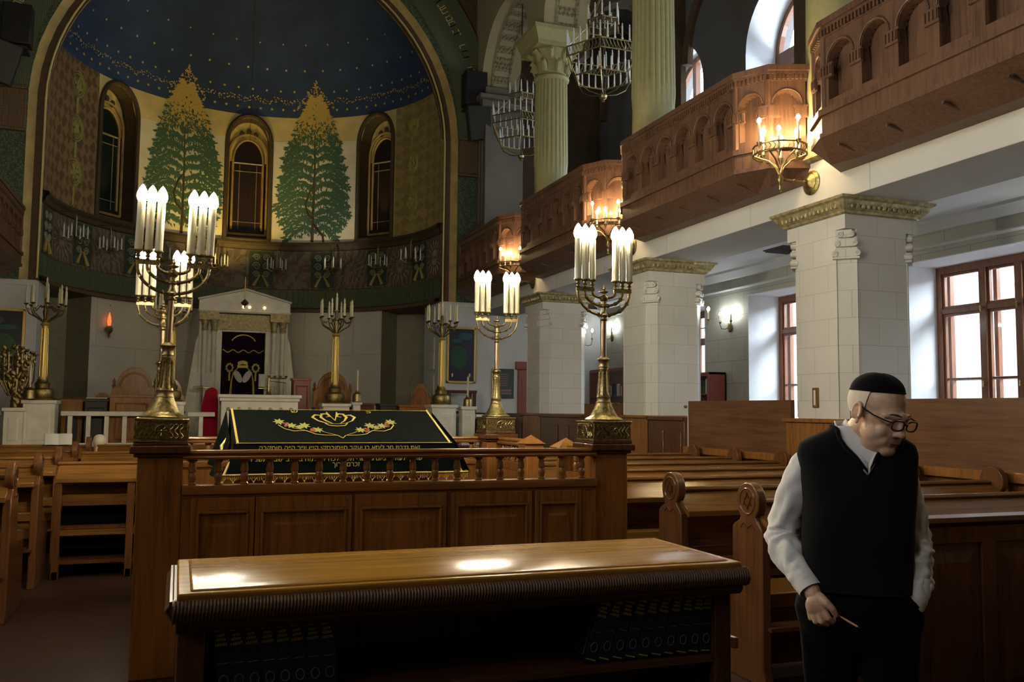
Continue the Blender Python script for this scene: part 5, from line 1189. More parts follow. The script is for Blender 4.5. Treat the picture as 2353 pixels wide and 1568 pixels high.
def make_far_candelabrum(label):
    t = thing('tall_candelabrum', label, 'candelabrum', (0, 0, 0), 0, 'tall gilt candelabra on white pedestals')
    MB().lathe([(.20, 0), (.21, .03), (.17, .05), (.19, .12), (.17, .18), (.11, .21), (.12, .28), (.085, .32), (.08, .36)], n=20).build('foot', 'brass_orn', t)
    m = MB().lathe([(.07, .36), (.06, .40), (.048, 1.22), (.055, 1.26), (.08, 1.28), (.05, 1.32)], n=20)
    for q in range(8): m.tube([(.064 * math.cos(q * PI / 4), .064 * math.sin(q * PI / 4), .40), (.052 * math.cos(q * PI / 4), .052 * math.sin(q * PI / 4), 1.22)], .007, 5)
    m.build('fluted_pole', 'gilt', t)
    a = MB(); a.lathe([(.05, 1.3), (.03, 1.4), (.05, 1.5), (.02, 1.6), (.03, 1.72), (.012, 1.75)], n=12)
    for k in range(8):
        an = k * PI / 4 + .2; c, s = math.cos(an), math.sin(an)
        a.tube([(.03 * c, .03 * s, 1.32), (.14 * c, .14 * s, 1.40), (.25 * c, .25 * s, 1.46), (.30 * c, .30 * s, 1.56), (.30 * c, .30 * s, 1.62)], .011, 6); a.tube([(.03 * c, .03 * s, 1.56), (.12 * c, .12 * s, 1.60), (.2 * c, .2 * s, 1.52), (.29 * c, .29 * s, 1.55)], .009, 5); a.lathe([(.01, 1.6), (.045, 1.63), (.02, 1.64)], (.30 * c, .30 * s, 0), 8)
    a.build('arms', 'brass_d', t)
    for k in range(8):
        an = k * PI / 4 + .2; MB().lathe([(.022, 1.64), (.022, 1.86), (.012, 1.88), (.018, 1.92), (.001, 1.97)], (.30 * math.cos(an), .30 * math.sin(an), 0), 8).build('candle', 'tube', t)
    MB().lathe([(.045, 1.75), (.02, 1.77), (.024, 1.78), (.024, 2.0), (.012, 2.02), (.018, 2.06), (.001, 2.11)], (0, 0, 0), 8).build('candle', 'tube', t)
    return t
k0 = make_far_candelabrum('tall gilt candelabrum with nine white candles at far left of the dais'); k0.location = (CX_[0], 17, 1.58); tk = tree_of(k0)
for x, s in zip(CX_[1:], ('hidden behind the left bimah lights', 'right of the ark', 'at far right of the dais, before the picture')): dup(tk, (x, 17, 1.58), R(20 * x), 'tall gilt candelabrum with nine white candles %s' % s)
for i, (x, z, s) in enumerate(((-2.40, 1.60, 'in front of the leafy candelabrum'), (3.05, 1.62, 'right of the ark candelabrum'), (5.22, 1.55, 'before the far console table'))):
    t = thing('single_candle_lamp', 'single white candle in small brass base %s' % s, 'candle', (x, 16.85 if x > 0 else 16.62, z), 0, 'single white candles')
    MB().lathe([(.09, 0), (.09, .03), (.08, .14), (.05, .17), (.03, .19), (.03, .22)], n=14).build('brass_base', 'brass', t); MB().lathe([(.02, .20), (.02, .56), (.001, .60)], n=10).build('candle', 'tube', t)
lt = thing('leafy_candelabrum', 'dark bronze leafy branched candelabrum at far left of the dais', 'candelabrum', (-2.62, 16.75, 1.45)); rn = random.Random(9)
m = MB(); m.tube([(0, 0, 0), (0, 0, .9)], .03, 8); lf2 = MB()
for i in range(9):
    s = (i - 4) / 4.0; m.tube([(0, 0, .1 + .06 * abs(4 - i)), (s * .12, rn.uniform(-.05, .05), .2), (s * .25, 0, .45), (s * .27, 0, .85 + .15 * (1 - abs(s)))], .016, 6); m.lathe([(.01, 0), (.04, .02), (.03, .05)], (s * .27, 0, .85 + .15 * (1 - abs(s))), 8)
    for k in range(16): f2 = rn.random(); lf2.ball((s * .27 * f2 + rn.uniform(-.03, .03), rn.uniform(-.06, .06), .1 + .85 * f2 + rn.uniform(-.08, .08)), (.03, .012, .05), 6, Matrix.Rotation(rn.uniform(-1, 1), 3, 'Y'))
m.build('branches', 'brass_d', lt); o = lf2.build('leaves', 'brass_d', lt); o['kind'] = 'stuff'
# frieze lamps (unlit) around the apse
def make_frieze_lamp(label):
    t = thing('frieze_lamp', label, 'wall lamp', (0, 0, 0), 0, 'unlit candle brackets around the apse frieze')
    a = MB().tube([(0, .05, .50), (0, -.32, .50), (0, -.38, .46), (0, -.40, .36)], .014, 6); a.ball((0, .02, .5), (.06, .03, .06), 8); a.lathe([(.01, -.16), (.04, -.13), (.02, -.09), (.07, -.05), (.02, 0), (.015, .4)], (0, -.40, 0), 10)
    for k in range(6): an = k * PI / 3; a.tube([(0, -.40, -.06), (.12 * math.cos(an), -.40 + .12 * math.sin(an), -.09), (.22 * math.cos(an), -.40 + .22 * math.sin(an), -.03)], .01, 5)
    a.build('bracket', 'brass', t)
    for k in range(6): an = k * PI / 3; MB().lathe([(.035, -.03), (.02, -.015), (.015, -.01), (.015, .17), (.012, .2), (.001, .24)], (.22 * math.cos(an), -.40 + .22 * math.sin(an), 0), 8).build('candle', 'tube_u', t)
    return t
fl = make_frieze_lamp('unlit candle bracket on apse frieze, farthest left by the arch'); tfl = tree_of(fl)
for i, (d, s) in enumerate(((-75, ''), (-54, 'second from the left'), (-32, 'behind the left candelabrum'), (-10, 'left of the ark gable'), (12, 'just right of the ark gable'), (34.5, 'over the right ark candelabrum'), (55.6, 'second from the right'), (76, 'farthest right by the arch'))):
    o = fl if i == 0 else dup(tfl, (0, 0, 0), 0, 'unlit candle bracket on apse frieze, %s' % s)
    o.location = cp(d, 4.92); o.rotation_euler = (0, 0, -R(d))
# dais furniture
def make_throne(label, w=.38, h=1.42, mat='oak'):
    t = thing('throne', label, 'chair')
    b = MB(); b.prism_y([(-w, 0), (w, 0), (w, h * .72)] + [(w * .78 * math.cos(R(a)), h * .76 + (h * .24) * math.sin(R(a))) for a in range(0, 181, 15)] + [(-w, h * .72)], .20, .28); b.build('backrest', mat, t, bev=.008)
    c2 = MB(); c2.tube([(w * .66 * math.cos(R(a)), .19, h * .74 + h * .18 * math.sin(R(a))) for a in range(0, 181, 15)], .018, 6); c2.box(-w * .7, .185, h * .5, w * .7, .2, h * .70)
    for s in (-1, 1): c2.lathe([(.03, h * .72), (.04, h * .75), (.02, h * .78), (.03, h * .81), (.001, h * .86)], (s * w * .93, .24, 0), 8)
    c2.build('carving', mat, t); MB().box(-w, -.25, .40, w, .22, .47).build('seat', mat, t, bev=.01)
    for s in (-1, 1): MB().box(s * w - .03, -.27, .66, s * w + .03, .24, .71).build('armrest', mat, t, bev=.008)
    for s in (-1, 1):
        for y in (-.24, .2): MB().box(s * w * .92 - .03, y - .03, 0, s * w * .92 + .03, y + .03, .66).build('leg', mat, t)
    return t
th = make_throne('carved dark throne with rounded top left of the ark'); th.location = (-.88, 17.9, .80); tt = tree_of(th)
dup(tt, (2.78, 17.9, .80), 0, 'carved dark throne behind the candelabrum right of the ark'); o = dup(tt, (4.62, 18.1, .80), 0, 'small dark red round-topped chair beside the far right candelabrum', sc=(.55, .6, .86))
o = dup(tt, (-1.45, 18.3, .80), 0, 'small dark chair back behind the draped lectern', sc=(.5, .6, .66)); o = dup(tt, (-.22, 18.3, .80), 0, 'dark brown chair beside the left marble flank', sc=(.6, .6, .86)); dup(tt, (-2.72, 18.2, .80), 0, 'dark wooden chair at the far left by the picture', sc=(.6, .6, .72))
def cabinet(name, label, cat, x0, x1, y, z1, mat, arch=False, slope=0, d=.45):
    t = thing(name, label, cat, ((x0 + x1) / 2, y, .80)); w = (x1 - x0) / 2; h = z1 - .8
    MB().box(-w, -d / 2, 0, w, d / 2, h - .05).build('body', mat, t, bev=.008); MB().add([(-w - .02, -d / 2 - .02, h - .05 - slope), (w + .02, -d / 2 - .02, h - .05 - slope), (w + .02, d / 2, h - .05), (-w - .02, d / 2, h - .05), (-w - .02, -d / 2 - .02, h - .01 - slope), (w + .02, -d / 2 - .02, h - .01 - slope), (w + .02, d / 2, h), (-w - .02, d / 2, h)], [(0, 3, 2, 1), (4, 5, 6, 7), (0, 1, 5, 4), (1, 2, 6, 5), (2, 3, 7, 6), (3, 0, 4, 7)]).build('top', mat, t)
    p = MB()
    if arch: p.prism_y([(-w * .6, .1), (w * .6, .1), (w * .6, h * .5)] + [(w * .6 * math.cos(R(a)), h * .5 + w * .6 * math.sin(R(a))) for a in range(0, 181, 20)], -d / 2 - .012, -d / 2 - .002)  # black arched panel: dark inside of an opening put into colour
    else: p.raised(-w * .75, w * .75, .1, h - .15, -d / 2 - .001, .03, .012)
    p.build('front_panel', 'black' if arch else mat, t, smooth=False); return t
cabinet('lectern', 'reddish brown wooden lectern with black arched panel at far left', 'lectern', -1.99, -1.66, 17.5, 1.66, 'oak', True, .05)
dl = cabinet('draped_lectern', 'dark draped lectern with white paper on top left of the throne', 'lectern', -1.62, -1.26, 17.4, 1.62, 'black')
MB().box(-.17, -.2, .82, .17, .2, .835).build('paper_sheet', 'paper', dl)
cabinet('reading_desk', 'brown oak reading desk in front of the left throne', 'desk', -1.22, -.52, 17.3, 1.70, 'oak')
cabinet('red_cabinet', 'red brown tall cabinet right of the marble ark', 'cabinet', 2.0, 2.32, 18.2, 2.08, 'redwood'); cabinet('low_cabinet', 'low brown bench cabinet right of the single candle', 'cabinet', 3.1, 3.5, 17.7, 1.60, 'oak_d')
cabinet('dark_chest', 'dark chest behind the velvet table, right part of dais', 'chest', 3.62, 3.95, 17.7, 1.60, 'black'); cabinet('brown_chest', 'brown wooden chest left of the far right candelabrum', 'chest', 4.0, 4.45, 17.7, 1.58, 'oak')
rc = thing('red_draped_chair', 'chair draped in bright red cloth left of the marble table', 'chair', (.42, 17.3, .80))
MB().prism_y([(-.16, 0), (.16, 0), (.16, .75), (.14, 1.0), (.04, 1.06), (-.06, 1.0), (-.13, .7)], -.2, .2).build('red_cover', 'red', rc, bev=.03); MB().box(-.15, -.15, 0, .15, .15, .1).build('legs', 'oak_d', rc)
cs = thing('console_table', 'brown console table below the picture on the right', 'table', (5.55, 18.5, 0))
MB().box(-.33, -.2, 1.84, .33, .2, 1.90).build('top', 'oak_d', cs, bev=.01); MB().box(-.3, -.18, 1.40, .3, .18, 1.46).build('shelf', 'oak_d', cs)
for s in (-1, 1):
    for y in (-.16, .16): MB().box(s * .28 - .03, y - .03, 0, s * .28 + .03, y + .03, 1.84).build('leg', 'oak_d', cs)
for i, x in enumerate((.35, 1.70)):                          # candle cards stand before the ark columns
    t = thing('two_panel_candle_stand', 'thin brass stand with two white cards %s of the ark door' % ('left', 'right')[i], 'stand', (x, 20.3, .80), 0, 'stands with paired white cards')
    MB().tube([(0, 0, 0), (0, 0, 1.15)], .02, 8).build('stem', 'brass', t); MB().lathe([(.16, 0), (.12, .03), (.03, .1)], n=14).build('foot', 'brass', t); MB().box(-.2, -.01, 1.1, .2, .01, 1.12).build('crossbar', 'brass', t)
    for s in (-1, 1): MB().box(s * .12 - .075, -.015, 1.14, s * .12 + .075, .0, 1.42).build('white_card', 'paper', t)
gf_ = thing('brass_branch_candlestick', 'thin brass candlestick standing on the marble table, right half', 'candlestick', (1.42, 16.7, 1.72))
g = MB().tube([(0, 0, 0), (0, 0, .34)], .018, 6); g.lathe([(.07, 0), (.03, .03), (.02, .06)], n=10); g.tube([(0, 0, .30), (.3, 0, .30)], .012, 5); g.tube([(0, 0, .25), (.3, 0, .22)], .008, 5)
for x in (0, .1, .2, .3): g.lathe([(.012, .3), (.03, .34), (.02, .35)], (x, 0, 0), 8)
g.build('branches', 'brass', gf_)

# pictures, sign, door, bookcases, small fittings
def picture(x0, x1, z0, z1, label, flip=1):
    t = thing('framed_picture', label, 'picture', ((x0 + x1) / 2, YA - .09, (z0 + z1) / 2)); w, h = (x1 - x0) / 2, (z1 - z0) / 2
    f = MB()
    for a, b, c2, d in ((-w, -h, -w + .045, h), (w - .045, -h, w, h), (-w, h - .045, w, h), (-w, -h, w, -h + .045)): f.box(a, -.045, b, c2, .03, d)
    f.build('gilt_frame', 'gilt', t, bev=.006); MB().box(-w + .04, -.01, -h + .04, w - .04, .02, h - .04).build('canvas', 'pic_dark', t, smooth=False)
    p = MB(); p.ball((flip * -.05, -.012, -.05), (w * .6, .003, h * .42), 20); p.build('painted_green_field', 'pic_green', t)
    p = MB(); p.ball((flip * w * .3, -.013, h * .68), (w * .5, .003, h * .14), 14); p.ball((-flip * w * .3, -.013, h * .5), (w * .4, .003, h * .08), 12); p.build('painted_teal_band', 'pic_blue', t)
    p = MB()
    for s in (-1, 1): p.ball((s * w * .6, -.014, -h * .72), (.02, .003, .045), 8)
    p.build('painted_candle', 'gold', t)
picture(5.36, 6.02, 2.07, 3.30, 'dark green and navy painting in gilt frame right of the arch'); picture(-3.75, -2.86, 1.90, 3.29, 'dark navy and green painting in gilt frame at left edge', -1)
t = thing('notice_board', 'dark notice board with pale text lines behind the rear right candelabrum', 'sign', (6.68, YA - .06, 2.08))
f = MB(); f.box(-.26, -.03, -.33, -.22, .02, .33); f.build('gilt_edge', 'gilt', t); MB().box(-.22, -.02, -.33, .26, .02, .33).build('board', 'sign', t, bev=.004)
l = MB(); rn = random.Random(4)
for i in range(6): l.box(-.12, -.026, .20 - i * .05, .10 + rn.uniform(0, .08), -.02, .215 - i * .05)
l.box(-.04, -.026, -.18, .20, -.02, -.13); l.box(-.04, -.026, -.24, .20, -.02, -.20); l.build('text_lines', 'facade_d', t, smooth=False)
d_ = MB().box(7.04, YA - .10, 0, 7.60, YA - .03, 2.40); d_.box(6.98, YA - .12, 2.40, 7.66, YA - .03, 2.58); d_ = d_.build('door_1', ['redwood'], bev=.01); struct(d_)
MB().box(7.12, YA - .11, .3, 7.52, YA - .09, 2.2).build('door_panel', 'redwood', d_, bev=.01)
def bookcase(y0, y1, z1, label, dark):
    t = thing('glazed_bookcase', label, 'bookcase', (XW - .38, y0, 0)); L = y1 - y0
    c2 = MB(); c2.box(0, 0, 0, .34, .03, z1); c2.box(0, L - .03, 0, .34, L, z1); c2.box(0, 0, z1 - .04, .34, L, z1); c2.box(.32, 0, 0, .34, L, z1); c2.box(0, 0, 0, .34, L, .06)
    for z in (.6, 1.0, 1.4, 1.8): c2.box(.02, .03, z, .32, L - .03, z + .02)
    c2.build('case', 'redwood', t)
    for a, b in ((0, L / 2), (L / 2, L)):
        d = MB(); sash(d, a + .005, b - .005, .08, z1 - .02, -.012, .05, .02); o = d.build('door', 'redwood', t, bev=.003)
        MB().box(-.012, a + .05, .12, -.008, b - .05, z1 - .06).build('pane', 'glass', o, smooth=False)
    k = 0; rn = random.Random(int(y0 * 10)); mats = ('paper', 'book', 'oak_d', 'pic_green', 'marble')
    for z in (1.02, 1.42, 1.82):
        if z + .2 > z1: continue
        y = .05
        while y < L - .12:
            w = rn.uniform(.03, .06); hh = min(rn.uniform(.2, .28), z1 - .06 - z); b = MB().box(XW - .30, y0 + y, z, XW - .12, y0 + y + w - .004, z + hh); o = b.build('shelved_book', rn.choice(mats)); tag(o, 'one of the upright books behind glass in the %s' % label.split(' between')[0].split(' by')[0], 'book', 'books in the ' + label.split(' between')[0].split(' by')[0]); y += w + (rn.uniform(.05, .15) if rn.random() < .12 else 0)
    return t
bookcase(13.72, 14.66, 2.20, 'red glazed bookcase between middle pier and window, aisle wall', 0); bookcase(17.0, 18.7, 2.42, 'larger red glazed bookcase by the far pier, aisle wall', 1)
v = MB().box(8.35, 11.1, 3.985, 8.80, 11.6, 4.0)
for i in range(8): v.obox((8.575, 11.14 + i * .06, 3.98), (.42, .012, .035), Matrix.Rotation(.6, 3, 'X'))
o = v.build('ceiling_vent', 'iron', smooth=False); tag(o, 'dark slatted air vent in the aisle ceiling left of the nearest pier', 'vent')
tm_ = thing('thermometer', 'narrow wooden thermometer hanging on the nearest pier', 'thermometer', (XP - .002, 7.46, 1.65)); MB().box(-.02, -.04, -.10, 0, .04, .10).build('backing_board', 'oak', tm_, bev=.003); MB().box(-.024, -.014, -.075, -.019, .014, .075).build('dial', 'paper', tm_)

# ------------------------------------------------------------------ courtyard outside the windows
ex = thing('courtyard_building', 'bright cream building seen through the windows at right', 'building', (17.5, 10, 0))
b = MB().box(0, -16, 0, 4, 22, 9).build('facade_wall', 'cream', ex, smooth=False)
b = MB(); b.box(-.35, -16, 6.2, 0, 22, 6.6); b.box(-.2, -16, 4.2, 0, 22, 4.35)
for i in range(9): b.box(-.25, -15 + i * 4.1, 0, 0, -14.4 + i * 4.1, 6.2)
b.build('facade_pilaster', 'snow', ex, smooth=False)
b = MB(); 
for i in range(9): b.box(-.02, -13.2 + i * 4.1, .8, .02, -12.0 + i * 4.1, 2.9)
b.build('facade_window', 'facade_d', ex, smooth=False)  # window fields in plain brown
struct(MB().box(11, -8, -.2, 40, 34, -.02).build('ground_outside', 'snow', smooth=False))

# ------------------------------------------------------------------ people
def remesh(mb, voxel, smooth=4, fac=.5):
    me = bpy.data.meshes.new('tmp'); me.from_pydata(mb.v, [], mb.f); o = bpy.data.objects.new('tmp', me); COL.objects.link(o)
    r = o.modifiers.new('r', 'REMESH'); r.mode = 'VOXEL'; r.voxel_size = voxel
    if smooth: s = o.modifiers.new('s', 'SMOOTH'); s.iterations = smooth; s.factor = fac
    dg = bpy.context.evaluated_depsgraph_get(); dg.update(); m2 = bpy.data.meshes.new_from_object(o.evaluated_get(dg)); bpy.data.objects.remove(o)
    return [tuple(v.co) for v in m2.vertices], [tuple(p.vertices) for p in m2.polygons]
def caps(mb, p0, p1, r0, r1, n=14):
    mb.cyl(p0, p1, r0, r1, n); mb.ball(p0, r0, n); mb.ball(p1, r1, n)
def head_prims(mb, X):
    # canonical head: face towards -y, chin at z=-.118, crown at z=.125; X places it
    def B(c, r, m=None): 
        q = X.to_3x3(); mb.ball(X @ Vector(c), r, 20, q @ m if m else q)
    def Cp(a, b, r0, r1): caps(mb, X @ Vector(a), X @ Vector(b), r0, r1, 12)
    B((0, .018, .035), (.079, .100, .088)); B((0, -.022, .0), (.068, .074, .082)); B((0, -.034, -.066), (.060, .060, .050)); B((0, -.074, -.097), (.030, .024, .024))
    B((0, -.028, -.088), (.050, .058, .034)); B((0, -.055, -.03), (.050, .045, .05))
    for s in (-1, 1): B((s * .040, -.030, -.048), (.030, .042, .042))
    for s in (-1, 1):
        B((s * .034, -.060, -.036), (.026, .026, .032)); B((s * .026, -.074, -.060), (.018, .018, .02))
        Cp((s * .012, -.092, .022), (s * .052, -.074, .020), .0115, .010); B((s * .033, -.080, .002), (.0145, .011, .010))
        B((s * .0125, -.100, -.036), (.009, .011, .008))
        # ear: flattened shell with rim and lobe
        m = Matrix.Rotation(s * -.28, 3, 'Z') @ Matrix.Rotation(-.15, 3, 'X')
        B((s * .079, .012, -.002), (.010, .017, .027), m)
        for i in range(9):
            a = R(-60 + 240 * i / 8); b = R(-60 + 240 * (i + 1) / 8)
            Cp((s * .087, .012 + .018 * math.cos(a), .002 + .029 * math.sin(a)), (s * .087, .012 + .018 * math.cos(b), .002 + .029 * math.sin(b)), .0055, .0055)
        B((s * .082, .004, -.031), (.006, .008, .010)); B((s * .078, -.004, -.006), (.007, .006, .008))
    Cp((0, -.090, .012), (0, -.108, -.020), .0085, .012); B((0, -.113, -.031), (.0145, .013, .0125)); Cp((0, -.098, .016), (0, -.088, .03), .009, .010)
    B((0, -.078, -.062), (.030, .020, .024)); Cp((-.019, -.091, -.0615), (.019, -.091, -.0615), .0055, .0055); Cp((-.017, -.089, -.0735), (.017, -.089, -.0735), .0068, .0068); B((0, -.085, -.0675), (.024, .008, .004))
P = thing('person', 'man in black kippa, glasses, white shirt and black vest holding a pencil', 'person', (2.22, 2.5, 0), R(-41.6))
def L(u, d, z): return Vector((u, -d, z))
HX = Matrix.Translation(L(.034, .075, 1.497)) @ Matrix.Rotation(R(47), 4, 'Z') @ Matrix.Rotation(R(20), 4, 'X') @ Matrix.Rotation(R(3), 4, 'Y') @ Matrix.Scale(1.02, 4)
hm = MB(); head_prims(hm, HX)
caps(hm, HX @ Vector((0, .03, -.06)), L(-.035, -.03, 1.40), .058, .066, 18); caps(hm, HX @ Vector((0, -.03, -.08)), L(-.03, .03, 1.385), .042, .055, 14)
hv, hf = remesh(hm, .0034, 12)
hd_ = MB()                                                   # right hand, closed on the pencil
def hc(pts, rs):
    for (a, ra), (b, rb) in zip(zip(pts[:-1], rs[:-1]), zip(pts[1:], rs[1:])): caps(hd_, L(*a), L(*b), ra, rb, 12)
hc([(-.200, .10, .935), (-.180, .125, .895)], (.030, .029))
hd_.ball(L(-.168, .142, .862), (.037, .023, .040), 18, Matrix.Rotation(.5, 3, 'Y')); hd_.ball(L(-.158, .140, .855), (.032, .024, .034), 16); hd_.ball(L(-.178, .132, .850), (.026, .022, .032), 16)
hc([(-.147, .150, .848), (-.132, .160, .826), (-.121, .145, .812), (-.113, .132, .822)], (.0125, .0110, .0098, .0085))
hc([(-.162, .150, .838), (-.153, .158, .813), (-.139, .140, .802), (-.127, .120, .812)], (.0128, .0112, .0100, .0088))
hc([(-.178, .145, .834), (-.172, .150, .810), (-.157, .130, .799), (-.142, .112, .810)], (.0122, .0108, .0096, .0085))
hc([(-.191, .134, .838), (-.188, .136, .816), (-.175, .118, .806), (-.160, .104, .814)], (.0112, .0095, .0088, .0080))
hc([(-.158, .145, .888), (-.137, .160, .874), (-.119, .163, .858), (-.109, .155, .838)], (.0175, .0145, .0118, .0098))
nv, nf = remesh(hd_, .0022, 4)
bb = MB()                                                    # the rest of the body, covered by clothes
for z, rx, ry, u, d in ((1.33, .16, .09, -.03, -.01), (1.22, .155, .105, -.03, .0), (1.08, .155, .12, -.035, .02), (.95, .15, .115, -.04, .01)): bb.ball(L(u, d, z), (rx, ry, .12), 16)
caps(bb, L(-.17, -.01, 1.34), L(-.24, -.02, 1.21), .036, .034); caps(bb, L(-.24, -.02, 1.21), L(-.28, -.03, 1.06), .034, .030); caps(bb, L(-.28, -.03, 1.06), L(-.196, .105, .93), .028, .024)
caps(bb, L(.085, -.03, 1.33), L(.118, -.04, 1.20), .034, .032); caps(bb, L(.118, -.04, 1.20), L(.144, -.05, 1.08), .032, .030); caps(bb, L(.144, -.045, 1.08), L(.138, .03, .88), .028, .024)
for s, u in ((-1, -.13), (1, .07)):
    caps(bb, L(u, 0, .88), L(u, .01, .48), .075, .05); caps(bb, L(u, .01, .48), L(u, -.03, .08), .048, .035); caps(bb, L(u, -.04, .05), L(u, .12, .035), .035, .03)
bv, bf = remesh(bb, .014, 3)
body = MB(); body.add(hv, hf); body.add(nv, nf); body.add(bv, bf); body.build('body', 'skin', P, ang=180)
# loft helper: rings of an ellipse with soft folds
def sleeve(mb, pts, rad, folds, n=28, m=80, seed=0.0, squash=1.0):
    pts = [Vector(p) for p in pts]
    def at(t):
        k = t * (len(pts) - 1); i = min(int(k), len(pts) - 2); f = k - i; p0 = pts[max(i - 1, 0)]; p1 = pts[i]; p2 = pts[i + 1]; p3 = pts[min(i + 2, len(pts) - 1)]
        q = .5 * ((2 * p1) + (p2 - p0) * f + (2 * p0 - 5 * p1 + 4 * p2 - p3) * f * f + (3 * p1 - p0 - 3 * p2 + p3) * f ** 3); r = rad[i] * (1 - f) + rad[i + 1] * f; a = folds[i] * (1 - f) + folds[i + 1] * f
        return q, r, a
    vs = []; up = Vector((0, 1, 0))
    for j in range(m + 1):
        t = j / m; q, r, a = at(t); q2 = at(min(1, t + .02))[0]; q1 = at(max(0, t - .02))[0]; d = (q2 - q1).normalized(); s = d.cross(up).normalized(); w = s.cross(d)
        for k in range(n):
            g = 2 * PI * k / n; nz = noise.noise(Vector((math.cos(g) * 1.2 + seed, math.sin(g) * 1.2, t * 9 + math.cos(g + seed) * 1.3))) + .5 * noise.noise(Vector((math.cos(g) * 2.5, math.sin(g) * 2.5 + seed, t * 20)))
            rr = r * (1 + a * nz * 1.3 + a * .55 * noise.noise(Vector((math.cos(g) * .8 - seed, math.sin(g) * .8, t * 26 + 2.2 * math.cos(g + 1))))); vs.append(q + s * rr * math.cos(g) + w * rr * squash * math.sin(g))
    mb.add(vs, [(i * n + k, i * n + (k + 1) % n, (i + 1) * n + (k + 1) % n, (i + 1) * n + k) for i in range(m) for k in range(n)]); return mb
# torso surface shared by shirt and vest
def torso(u, v, grow, zb, neck):
    a = 2 * PI * u; fr = -math.cos(a)                       # a=0 -> back, a=pi -> front (towards -y)
    zt = neck(a); z = zb + (zt - zb) * v
    keys = ((.90, .168, .120, -.048), (.98, .172, .124, -.046), (1.08, .176, .130, -.04), (1.20, .176, .118, -.034), (1.30, .182, .108, -.034), (1.36, .190, .100, -.038), (1.395, .180, .088, -.038), (1.42, .140, .078, -.036), (1.445, .090, .070, -.032), (1.48, .060, .062, -.028))
    for (z0, a0, b0, c0), (z1, a1, b1, c1) in zip(keys[:-1], keys[1:]):
        if z <= z1 or z1 == 1.48:
            f = min(1, max(0, (z - z0) / (z1 - z0))); f = f; rx = a0 + (a1 - a0) * f; ry = b0 + (b1 - b0) * f; cx = c0 + (c1 - c0) * f; break
    g = a; x = math.sin(g); y = math.cos(g); e = .82
    px = cx + (rx + grow) * math.copysign(abs(x) ** e, x); py = (ry + grow) * math.copysign(abs(y) ** e, y)
    lean = (z - .95) * .02
    nz = noise.noise(Vector((px * 7, py * 7, z * 6))) * .006 * (1 if z < 1.3 else .4)
    return (px + nz, py + nz - .01 + (.0 if z < 1.3 else .03 * (z - 1.3) * -2), z)
def shirt_neck(a): return 1.455
def vest_neck(a):
    d = abs(a - (PI - .12)); return 1.298 + .158 * (1 - math.exp(-d / .30))
MB().grid(lambda u, v: torso(u, v, -.006, 1.0, shirt_neck), 64, 40, closed_u=True).build('shirt', 'shirt', P, ang=180)
vm = MB().grid(lambda u, v: torso(u, v, .006 + .010 * max(0, 1 - v * 6), .905, vest_neck), 72, 44, closed_u=True)
vm.tube([torso(i / 48, 1.0, .007, .935, vest_neck) for i in range(48)], .007, 6, closed=True)
vest = vm.build('vest', 'vest', P, ang=180)
for s, pts in ((-1, [L(-.172, -.07, 1.40), L(-.205, -.06, 1.33), L(-.215, -.05, 1.25), L(-.175, -.04, 1.20)]),): pass
# armholes: ribbed edge where sleeve leaves the vest
sv = MB()
sleeve(sv, [L(-.165, -.01, 1.352), L(-.208, -.012, 1.310), L(-.247, -.02, 1.21), L(-.280, -.035, 1.10), L(-.285, -.02, 1.045), L(-.255, .035, .985), L(-.215, .085, .940), L(-.192, .108, .912)], [.040, .056, .058, .056, .056, .053, .047, .042], [.0, .08, .14, .22, .28, .24, .14, .03], seed=1.3)
sleeve(sv, [L(.080, -.03, 1.340), L(.100, -.035, 1.30), L(.118, -.04, 1.20), L(.144, -.05, 1.09), L(.146, -.03, 1.01), L(.142, .01, .94), L(.130, .035, .875)], [.040, .050, .052, .052, .054, .050, .040], [.0, .08, .16, .30, .34, .30, .05], seed=4.1)
so_ = sv.build('shirt_sleeves', 'shirt', P, ang=180)
cf = MB(); sleeve(cf, [L(-.232, .062, .968), L(-.212, .088, .940), L(-.186, .115, .903)], [.045, .045, .043], [.02, .01, .0], m=10); cf.tube([L(-.186, .115, .903) + Vector((.037 * math.cos(i * PI / 10), 0, .037 * math.sin(i * PI / 10))) * .0 + Matrix.Rotation(0, 3, 'X') @ Vector((0, 0, 0)) for i in range(3)], .001, 3)
sleeve(cf, [L(.146, .005, .945), L(.138, .03, .895), L(.122, .04, .84)], [.046, .040, .028], [.10, .05, .02], m=10); cf.build('shirt_cuffs', 'shirt', P, ang=180)
# collar: band round the neck and two pointed leaves over the V
cl = MB()
def nk(a, z, k): return Vector((-.030 + (.066 + k) * math.sin(a), .068 * math.cos(a) * (1 + k * 8) - .018 - .02 * (1.47 - z), z))
cl.grid(lambda u, v: nk(2 * PI * u, 1.425 + .048 * v - (.075 * max(0, -math.cos(2 * PI * u - .15)) ** 2.5), .004 + .004 * v), 40, 3, closed_u=True)
def leaf(pts):
    n = len(pts) // 2; cl.add([L(*p) for p in pts], [(i, i + 1, n + i + 1, n + i) for i in range(n - 1)])
cl.v += []; 
leaf([(-.094, -.01, 1.452), (-.078, .045, 1.415), (-.058, .092, 1.368), (-.032, .118, 1.330), (-.004, .128, 1.294), (-.070, -.005, 1.482), (-.060, .045, 1.440), (-.042, .082, 1.392), (-.022, .106, 1.362), (-.001, .120, 1.332)])
leaf([(.056, .055, 1.402), (.044, .095, 1.372), (.024, .118, 1.338), (-.002, .130, 1.294), (.042, .050, 1.425), (.032, .084, 1.395), (.016, .106, 1.362), (-.000, .122, 1.332)])
co = cl.build('shirt_collar', 'shirt', P, ang=180); sd_ = co.modifiers.new('thick', 'SOLIDIFY'); sd_.thickness = .004
